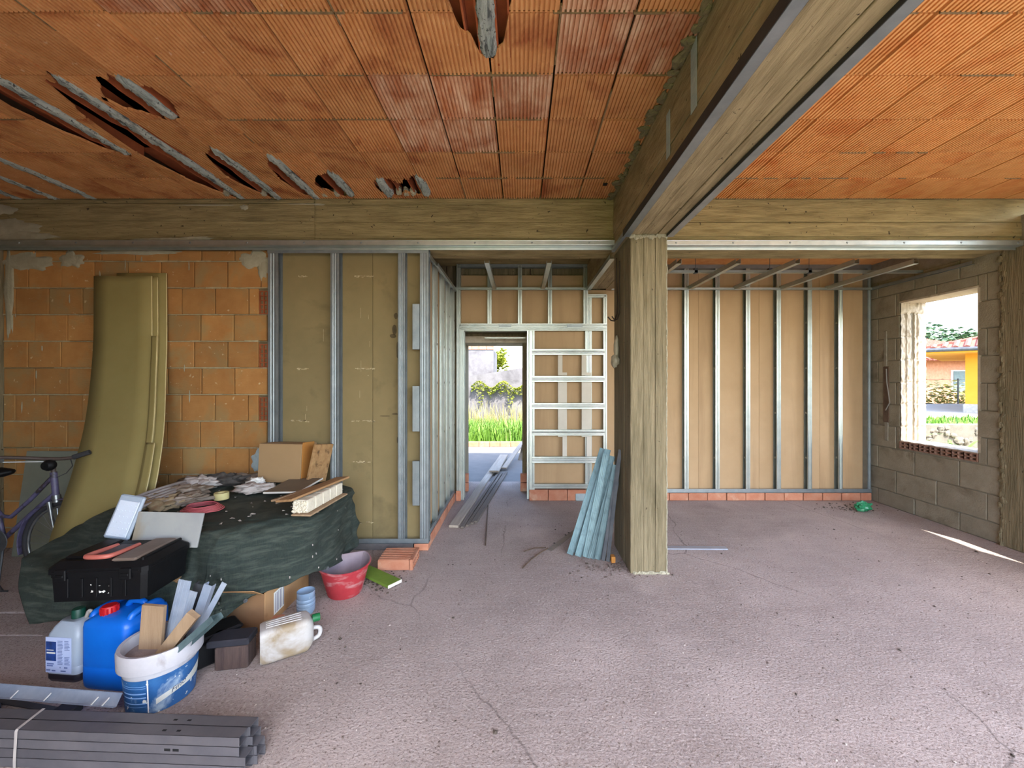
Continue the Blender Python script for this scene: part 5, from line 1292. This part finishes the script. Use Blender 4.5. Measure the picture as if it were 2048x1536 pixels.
# cables hanging on the pillar and the lump of hardened foam
wire_m = mat('brown_cable', (52,40,30), (64,50,38), 12, .7)
pz = lambda u, v, Y: tuple(P(u, v, Y))
o = obj('cable', MB().tube([pz(1233, 516, 3.70), pz(1233, 560, 3.70), pz(1235, 600, 3.70), pz(1234, 628, 3.68), pz(1229, 642, 3.62), pz(1222, 641, 3.58), pz(1216, 634, 3.56)], .006, 8), wire_m, smooth=50); tag(o, 'dark cable with a hooked end hanging on the pillar', 'cable')
o = obj('cable', MB().tube([pz(1239, 522, 3.62), pz(1239, 580, 3.62), pz(1239, 625, 3.62), pz(1235, 638, 3.58), pz(1229, 640, 3.55), pz(1224, 633, 3.53)], .006, 8), wire_m, smooth=50); tag(o, 'second dark cable hanging nearer the camera on the pillar', 'cable')
q = P(1230, 722, 3.63); mb = MB().lump((q.x, q.y, q.z), (.035, .05, .06), .3, 2, 5, 20, 14).lump((q.x+.012, q.y, q.z+.12), (.022, .03, .10), .25, 2, 9, 16, 12)
o = obj('plastic_bag', mb, mat('bag_grey', (150,144,122), (176,170,148), 14, .6, bump=.4), smooth=True); tag(o, 'small pale bag stuck on the side of the pillar', 'bag')

# ------------------------------------------------------------------ timber and bars on the corridor floor
def plank(name, label, u0, v0, u1, v1, wd, th, m, z=.0, cat_='plank', group=None, endlift=0.0):
    a, b = G(u0, v0, z), G(u1, v1, z+endlift); d_ = b-a; L_ = d_.length
    o = obj(name, MB().cbox((-wd/2, 0, 0), (wd/2, L_, th), .003), m, loc=tuple(a+Vector((0, 0, .002)))); o.rotation_euler = (math.asin(d_.z/L_), 0, math.atan2(d_.y, d_.x)-PI/2); tag(o, label, cat_, group); return o
plank('timber_plank', 'long pale weathered plank lying through the back doorway', 907, 1056, 994, 928, .105, .028, M_WOODG)
plank('timber_plank', 'short thick pale plank lying across the bars in the doorway', 988, 945, 1008, 912, .16, .03, M_WOODG, .05)
plank('timber_plank', 'pale plank leaning up beyond the doorway on the right', 1008, 938, 1046, 885, .09, .025, M_WOODG, .03, 'plank', None, .25)
G3 = 'dark bars on the corridor floor'
for i, (u0, v0, u1, v1, lab) in enumerate(((924, 1058, 998, 945, 'dark bar lying right beside the long pale plank'), (934, 1054, 1003, 948, 'second dark bar from the long pale plank'), (944, 1049, 1009, 948, 'middle dark bar on the corridor floor'), (952, 1046, 1013, 946, 'fourth dark bar from the long pale plank'))):
    plank('wood_bar', lab, u0, v0, u1, v1, .034, .022, mat('dark_bar_%d' % i, (92,84,78), (116,108,100), 9, .9, stretch=(8,.4,8)), .0, 'bar', G3)
plank('thin_rod', 'thin rusty rod lying towards the camera from the bars', 971, 1092, 976, 1012, .012, .01, M_RUST, .0, 'rod')
# bits standing by the right jamb outside
for i, (u, v, h) in enumerate(((1038, 905, .45), (1046, 900, .6), (1043, 912, .3))):
    q = G(u, v); o = obj('broken_lath', MB().cbox((-.02, -.012, 0), (.02, .012, h), .003), M_WOODG, loc=(q.x, min(q.y, 8.0), .002)); o.rotation_euler = (0, math.radians(16-6*i), 0); tag(o, ('broken lath leaning outside by the right door jamb', 'tallest broken lath outside by the right door jamb', 'shortest broken lath outside by the right door jamb')[i], 'lath')
# floor strip right of the pillar
a, b = G(1337, 1096, .004), G(1453, 1097, .004)
o = obj('steel_strip', MB().ext(uprof(.06, .012), a+Vector((-.1, 0, .010)), b+Vector((0, 0, .010)), (0,-1,0)), mat('pale_steel', (150,156,170), (166,170,182), 9, .45, metal=.5)); tag(o, 'flat steel track lying on the floor right of the pillar', 'steel profile')
# green bottle and litter
q = G(1726, 1022)
o = obj('crushed_bottle', MB().lump((0, 0, .055), (.085, .06, .055), .5, 2.2, 4, 26, 16).tube([(.07, 0, .07), (.11, .01, .08)], .014, 8), mat('green_pet', (40,150,100), (70,170,120), 9, .25, trans=.3), loc=(q.x, q.y, 0.001), smooth=35); tag(o, 'crushed green plastic bottle on the floor under the window wall', 'bottle')
def crumbs(name, label, n, area, smin, smax, m, seed):
    rr = random.Random(seed); mb = MB()
    for i in range(n):
        x, y = area(rr); s_ = rr.uniform(smin, smax)*(0.6+rr.random())
        M_ = T(x, y, s_*.25) @ RZ(rr.uniform(0, 6)) @ RX(rr.uniform(-.5, .5))
        a_, b_, c_ = s_, s_*rr.uniform(.5, 1), s_*rr.uniform(.3, .7)
        mb.add([(a_,0,0),(-a_,.2*b_,0),(.1*a_,b_,0),(0,-b_,.1*c_),(.1*a_,0,c_),(0,0,-c_)], [(0,2,4),(2,1,4),(1,3,4),(3,0,4),(2,0,5),(1,2,5),(3,1,5),(0,3,5)], M_)
    o = obj(name, mb, m, kind='stuff', label=label)
M_GRIT = mat('grit', (120,106,98), (86,76,70), 30, .95); M_GRITD = mat('dark_litter', (64,56,50), (84,74,64), 30, .95); M_GRITL = mat('pale_grit', (190,180,172), (170,158,148), 30, .95)
crumbs('grit', 'grit and small stones strewn over the concrete floor', 1500, lambda r: (r.uniform(-1.6, 4.4), 1.5+3.6*r.random()**1.4), .002, .006, M_GRIT, 3)
crumbs('dark_grit', 'dark dead leaves and crumbs on the open floor', 70, lambda r: (r.uniform(-1.2, 4.2), r.uniform(1.6, 4.6)), .004, .011, M_GRITD, 4)
crumbs('pale_grit', 'pale crumbs of plaster on the floor', 350, lambda r: (r.uniform(-1.6, 4.2), r.uniform(1.5, 4.6)), .002, .006, M_GRITL, 5)
crumbs('wood_chip_litter', 'dark chips scattered round the green board', 160, lambda r: (-1.17+r.gauss(0, .13), 3.16+r.gauss(0, .10)), .004, .012, M_GRITD, 6)
crumbs('rubble', 'rubble at the foot of the pillar and the leaning profiles', 220, lambda r: (.82+r.gauss(0, .16), 3.42+r.gauss(0, .09)), .003, .012, M_GRIT, 8)
crumbs('litter', 'litter around the crushed green bottle by the wall', 120, lambda r: (4.05+r.gauss(0, .2), 5.0+r.gauss(0, .1)), .004, .012, M_GRITD, 9)

# ================================================================== outdoors
M_YARD = mat('yard_concrete', (104,104,104), (118,116,114), 3, .95, bump=.4)
M_GRASSG = mat('grass_ground', (78,104,40), (104,124,56), 4, .95)
M_EARTH = mat('earth_ground', (150,136,112), (132,122,96), 2, .95)
M_BLADE = mat('grass_blade', (70,110,30), (104,140,48), 3, .6, vary=.2)
M_VINE = mat('vine_leaf', (146,150,34), (104,122,30), 6, .6)
M_LEAF = mat('tree_leaf', (66,98,44), (104,124,58), 2, .6)
M_LEAFD = mat('far_leaf', (60,88,62), (90,116,80), 2, .6)
M_GWALL = mat('garden_wall', (96,94,96), (112,110,112), 4, .95, bump=.4, c3=(80,78,80), s3=2, t3=(.5,.7))
M_ROOF = mat('roof_tile', (140,76,62), (158,96,80), 6, .85, vary=.08)
M_YEL = mat('yellow_plaster', (206,146,40), (214,156,50), 2, .9)
M_TRUNK = mat('trunk', (96,80,62), (116,98,76), 10, .95)
struct('ground', 'earth and grass round the house', MB().box((-40, -40, -.30), (45, 60, -.22)), M_EARTH)
struct('lawn', 'grass outside the open front of the house', MB().box((-40, -40, -.22), (0.5, YE-.42, -.17)), M_GRASSG)
struct('forecourt', 'pale concrete forecourt in front of the house', MB().box((0.5, -40, -.22), (40, YE-.02, -.16)), M_YARD)
struct('yard', 'concrete yard behind the doorway', MB().box((-6, 6.3, -.22), (4.9, 9.62, -.005)), M_YARD)
gb = struct('lawn', 'raised grass bed behind the yard', MB().box((-6, 9.72, -.22), (4.9, 12.0, .06)), M_GRASSG)
kb = struct('kerb', 'orange brick kerb along the yard')
x = -3.0
while x < 2.0:
    obj('kerb_brick', MB().cbox((x+.004, 9.62, -.005), (x+.246, 9.72, .11), .006), M_BRICK2, kb); x += .25
gw = struct('wall_garden', 'grey garden wall behind the grass', MB().add([(-6, 12, 0), (5, 12, 0), (5, 12.2, 0), (-6, 12.2, 0), (-6, 12, .98), (5, 12, 2.73), (5, 12.2, 2.73), (-6, 12.2, .98)], [(3,2,1,0),(4,5,6,7),(0,1,5,4),(1,2,6,5),(2,3,7,6),(3,0,4,7)]), M_GWALL)
def blades(name, label, n, area, h, wd, m, seed, bend=.5, z0=0.0):
    rr = random.Random(seed); mb = MB()
    for i in range(n):
        x, y = area(rr); hh = h*rr.uniform(.45, 1.1); a = rr.uniform(0, 2*PI); bx, by = math.cos(a)*hh*bend*rr.random(), math.sin(a)*hh*bend*rr.random(); px, py = -math.sin(a)*wd, math.cos(a)*wd
        mb.add([(x-px, y-py, z0), (x+px, y+py, z0), (x+bx*.4+px*.8, y+by*.4+py*.8, z0+hh*.6), (x+bx*.4-px*.8, y+by*.4-py*.8, z0+hh*.6), (x+bx, y+by, z0+hh)], [(0,1,2,3), (3,2,4)])
    return obj(name, mb, m, kind='stuff', label=label)
blades('grass', 'tall bright green grass behind the kerb', 3800, lambda r: (r.uniform(-2.6, 1.4), r.uniform(9.95, 11.45)), .50, .012, M_BLADE, 1, .7, .05)
blades('weeds', 'pale dry weeds along the garden wall', 600, lambda r: (r.uniform(-2.4, 1.2), r.uniform(11.45, 11.7)), .9, .010, mat('dry_weed', (176,160,104), (150,150,90), 4, .8), 2, .4, .05)
def leaves(name, n, fn, s, m, seed, parent=None, label=None):
    rr = random.Random(seed); mb = MB()
    for i in range(n):
        c = fn(rr); k = s*rr.uniform(.6, 1.3)
        M_ = T(*c) @ RZ(rr.uniform(0, 6.3)) @ RX(rr.uniform(-1.2, 1.2))
        mb.add([(-k, 0, 0), (0, -k*.5, k*.1), (k, 0, 0), (0, k*.5, k*.1)], [(0,1,2,3)], M_)
    return obj(name, mb, m, parent, kind='stuff' if parent is None else None, label=label)
def vin(r):
    x = r.uniform(-1.45, .15); top = 1.45-.25*max(0, x+.2)+.1*math.sin(x*9); d_ = (1-r.random()**2.0)
    ln = .18+1.0*max(0, noise.noise(Vector((x*4.6, 2, 1)))+.12)
    return (x, 11.93-r.random()*.12, top-ln*(1-d_))
leaves('climbing_vine', 1500, vin, .034, M_VINE, 5, None, 'yellow green vine hanging on the grey garden wall')
# neighbouring wall corner beyond the garden wall
nb = struct('wall_neighbour', 'grey neighbouring wall corner with a brick top', MB().box((-6, 14.0, 0), (-.95, 16, 2.62)), M_GWALL)
for k in range(4):
    for j in range(10):
        obj('brick', MB().cbox((-.95-.25*(j+1)+.004+.12*(k % 2), 13.98, 2.62+.2*k+.004), (-.95-.25*j-.004+.12*(k % 2), 14.3, 2.62+.2*(k+1)-.004), .006), M_BRICK2, nb)
def tree(name, label, base, h, rad, n, s, m, seed, trunk=.12, group=None):
    t_ = thing(name, label, 'tree', base, 0, group)
    obj('trunk', MB().tube([(0, 0, 0), (.1, .05, h*.4), (-.05, 0, h*.8)], [trunk, trunk*.8, trunk*.4], 8), M_TRUNK, t_)
    cl = [(random.Random(seed*31+k).uniform(-1, 1)*rad[0]*.6, random.Random(seed*17+k).uniform(-1, 1)*rad[1]*.6, h+random.Random(seed*7+k).uniform(-.8, .8)*rad[2]*.6) for k in range(9)]
    def f(r):
        c = r.choice(cl); d_ = Vector((r.gauss(0, 1), r.gauss(0, 1), r.gauss(0, 1))).normalized()*(r.random()**.4)
        return (c[0]+d_.x*rad[0]*.5, c[1]+d_.y*rad[1]*.5, c[2]+d_.z*rad[2]*.5)
    obj('crown', leaves('x', 0, f, s, m, seed).data if False else _leafmesh(n, f, s, seed), m, t_)
    return t_
def _leafmesh(n, fn, s, seed):
    rr = random.Random(seed); mb = MB()
    for i in range(n):
        c = fn(rr); k = s*rr.uniform(.6, 1.3)
        mb.add([(-k, 0, 0), (0, -k*.5, k*.1), (k, 0, 0), (0, k*.5, k*.1)], [(0,1,2,3)], T(*c) @ RZ(rr.uniform(0, 6.3)) @ RX(rr.uniform(-1.2, 1.2)))
    return mb
tree('slim_tree', 'slim light green treetop over the garden wall', (-.85, 17.0, 0), 2.3, (.42, .42, .75), 700, .09, M_VINE, 3, .05)

# seen through the window: low wall, road, hedge, fence, two houses and trees
dirw = lambda u, v, Y: P(u, v, Y)
struct('verge', 'grassy verge beside the road', MB().box((5.6, 9.2, -.2), (30, 11.0, .56)), M_GRASSG)
struct('road', 'sunlit pale road beyond the garden', MB().box((5.3, 11.0, -.2), (40, 17.5, .55)), mat('road', (150,148,142), (160,158,152), 3, .95))
lw = struct('wall_low', 'low rough stone garden wall outside the window', MB().box((5.6, 8.9, -.2), (14, 9.2, .59)), mat('rough_wall', (88,84,74), (106,102,90), 6, .95, bump=.6))
mb = MB()
for i in range(150): mb.lump((5.7+(i % 60)*.135, 8.9+R.uniform(-.03, .03), R.uniform(0, .54)), (R.uniform(.05, .1), .05, R.uniform(.04, .08)), .4, 2, i, 8, 6)
obj('stones', mb, mat('wall_stone', (92,88,76), (112,106,94), 8, .95), lw, kind='stuff')
blades('verge_grass', 'strip of grass on top of the low garden wall', 1500, lambda r: (r.uniform(6.5, 13), r.uniform(9.3, 10.6)), .16, .012, M_BLADE, 7, .6, .55)
def agave(label, loc, n, h, seed):
    rr = random.Random(seed); t_ = thing('strap_leaf_plant', label, 'plant', loc)
    for i in range(n):
        a = 2*PI*i/n+rr.uniform(-.2, .2); ln = h*rr.uniform(.7, 1.1); mb = MB(); pts = []
        def fn(u, v, a=a, ln=ln):
            r = ln*.8*u; z = ln*(1.35*u-1.0*u*u); w_ = .028*(1-u)**.6*(v-.5)*2
            return (r*math.cos(a)-math.sin(a)*w_, r*math.sin(a)+math.cos(a)*w_, z)
        mb.grid(fn, 8, 2); obj('leaf', mb, M_BLADE, t_, smooth=True)
agave('strap leaved plant arching outside the window, further left', (6.1, 6.7, 0.12), 16, 1.25, 1)
agave('bright strap leaved plant outside at the right window edge', (6.35, 5.95, 0.22), 18, .95, 2)
# yellow house
yh = thing('house', 'yellow house with a red tiled roof and grey gutter', 'house', (14.15, 12.9, 0), math.radians(-50))
obj('wall', MB().box((0, 0, .5), (6, 6, 2.45)), M_YEL, yh)
obj('stone_base', MB().cbox((-.05, -.05, .5), (6, 6, .82), .02), mat('stone_base', (150,146,138), (176,170,160), 14, .95, bump=.5), yh)
obj('soffit', MB().box((-1.0, -1.0, 2.42), (7, 7, 2.5)), M_YEL, yh)
obj('gutter', MB().tube([(-1.06, -1.05, 2.52), (7, -1.05, 2.52)], .06, 8).tube([(-1.06, -1.05, 2.52), (-1.06, 7, 2.52)], .06, 8), M_METALD, yh)
def roof(parent, x0, x1, y0, y1, z0, rise, step=.24):
    """hipped roof with rows of rounded tiles"""
    cx, cy = (x0+x1)/2, (y0+y1)/2; mb = MB()
    mb.add([(x0,y0,z0),(x1,y0,z0),(x1,y1,z0),(x0,y1,z0),(cx-.5,cy,z0+rise),(cx+.5,cy,z0+rise)], [(0,1,5,4),(2,3,4,5),(1,2,5),(3,0,4),(3,2,1,0)])
    ro = obj('roof', mb, M_ROOF, parent)
    tl = MB(); n = int((x1-x0)/step)
    for i in range(n):
        x = x0+step*(i+.5); f = min(1, (x-x0)/(cx-.5-x0), (x1-x)/(x1-cx-.5))
        tl.tube([(x, y0-.02, z0+.03), (x, y0+(cy-y0)*f, z0+rise*f+.03)], .07, 6)
    n = int((y1-y0)/step)
    for i in range(n):
        y = y0+step*(i+.5); f = min(1, (y-y0)/(cy-y0), (y1-y)/(y1-cy))
        tl.tube([(x0-.02, y, z0+.03), (x0+(cx-.5-x0)*f, y, z0+rise*f+.03)], .07, 6)
    obj('roof_tiles', tl, M_ROOF, ro, kind='stuff')
roof(yh, -1.0, 7.0, -1.0, 7.0, 2.54, 1.0)
# brick house behind
bh_ = thing('house', 'low brick house with shutters and a tiled roof behind the hedge', 'house', (19.2, 21.5, 0))
obj('wall', MB().box((0, 0, 0), (8, 6, 2.6)), mat('far_brick', (182,128,98), (200,150,118), 9, .95), bh_)
for x in (.9, 3.6):
    w_ = obj('window', MB().cbox((x, -.05, .9), (x+1.0, .02, 2.1), .01), M_PAPER, bh_)
    obj('shutter', MB().cbox((x+.1, -.08, .95), (x+.9, -.05, 2.05), .01), mat('shutter_%d' % int(x*10), (84,104,104), (100,118,116), 9, .7), w_)
roof(bh_, -.7, 8.7, -.9, 6.9, 2.6, 1.5)
hd = MB()
leaves('hedge', 3800, lambda r: (r.uniform(15.5, 26), 18.2+r.uniform(-.4, .4), .2+1.15*r.random()*(1+.25*math.sin(r.random()*40))), .09, mat('hedge_leaf', (128,140,70), (176,164,92), 3, .7), 8, None, 'ragged hedge and wire fence plants before the brick house')
fn_ = thing('fence', 'wire fence with a thin dark post before the hedge', 'fence', (16.5, 17.7, .3))
for x in (0, 2.0, 4.0): obj('post', MB().tube([(x+.6, 0, 0), (x+.6, 0, 1.35)], .03, 6), M_METALD, fn_)
for z in (.25, .6, .95, 1.3): obj('fence_wire', MB().tube([(-1, 0, z), (6, 0, z)], .008, 5), M_METALD, fn_)
obj('kerb_base', MB().box((-2.5, -.1, -.1), (8, .1, .22)), M_GWALL, fn_)
tree('leafy_tree', 'bushy light green tree behind the yellow house eave', (28.0, 31.0, 0), 3.6, (3.2, 2.0, 1.9), 4200, .17, M_LEAF, 5, .2, 'trees behind the houses')
tree('leafy_tree', 'dark green tree rising right of the palm', (34.5, 32.0, 0), 4.1, (3.0, 2.0, 2.4), 3800, .2, M_LEAFD, 6, .2, 'trees behind the houses')
tree('leafy_tree', 'dull green low tree under the palm', (28.5, 37.0, 0), 3.8, (3.0, 2.0, 1.8), 3400, .2, M_LEAFD, 9, .2, 'trees behind the houses')
pt = thing('palm_tree', 'palm tree with drooping fronds above the other trees', 'tree', (32.0, 34.6, 0))
obj('trunk', MB().tube([(0, 0, 0), (.2, 0, 3), (0, 0, 5.0)], .16, 8), M_TRUNK, pt)
for k in range(13):
    a = 2*PI*k/13; mb = MB()
    for s in (-1, 1):
        for i in range(16):
            u = .1+.9*i/15; c = Vector((1.9*u*math.cos(a), 1.9*u*math.sin(a), 5.0+1.2*u-1.9*u*u)); l_ = .55*(1-u*.6)
            p = Vector((-math.sin(a)*s, math.cos(a)*s, -.5))*l_
            t2 = Vector((math.cos(a), math.sin(a), 0))*.05
            mb.add([c-t2, c+t2, c+p], [(0,1,2)])
    obj('frond', mb, M_LEAFD, pt)
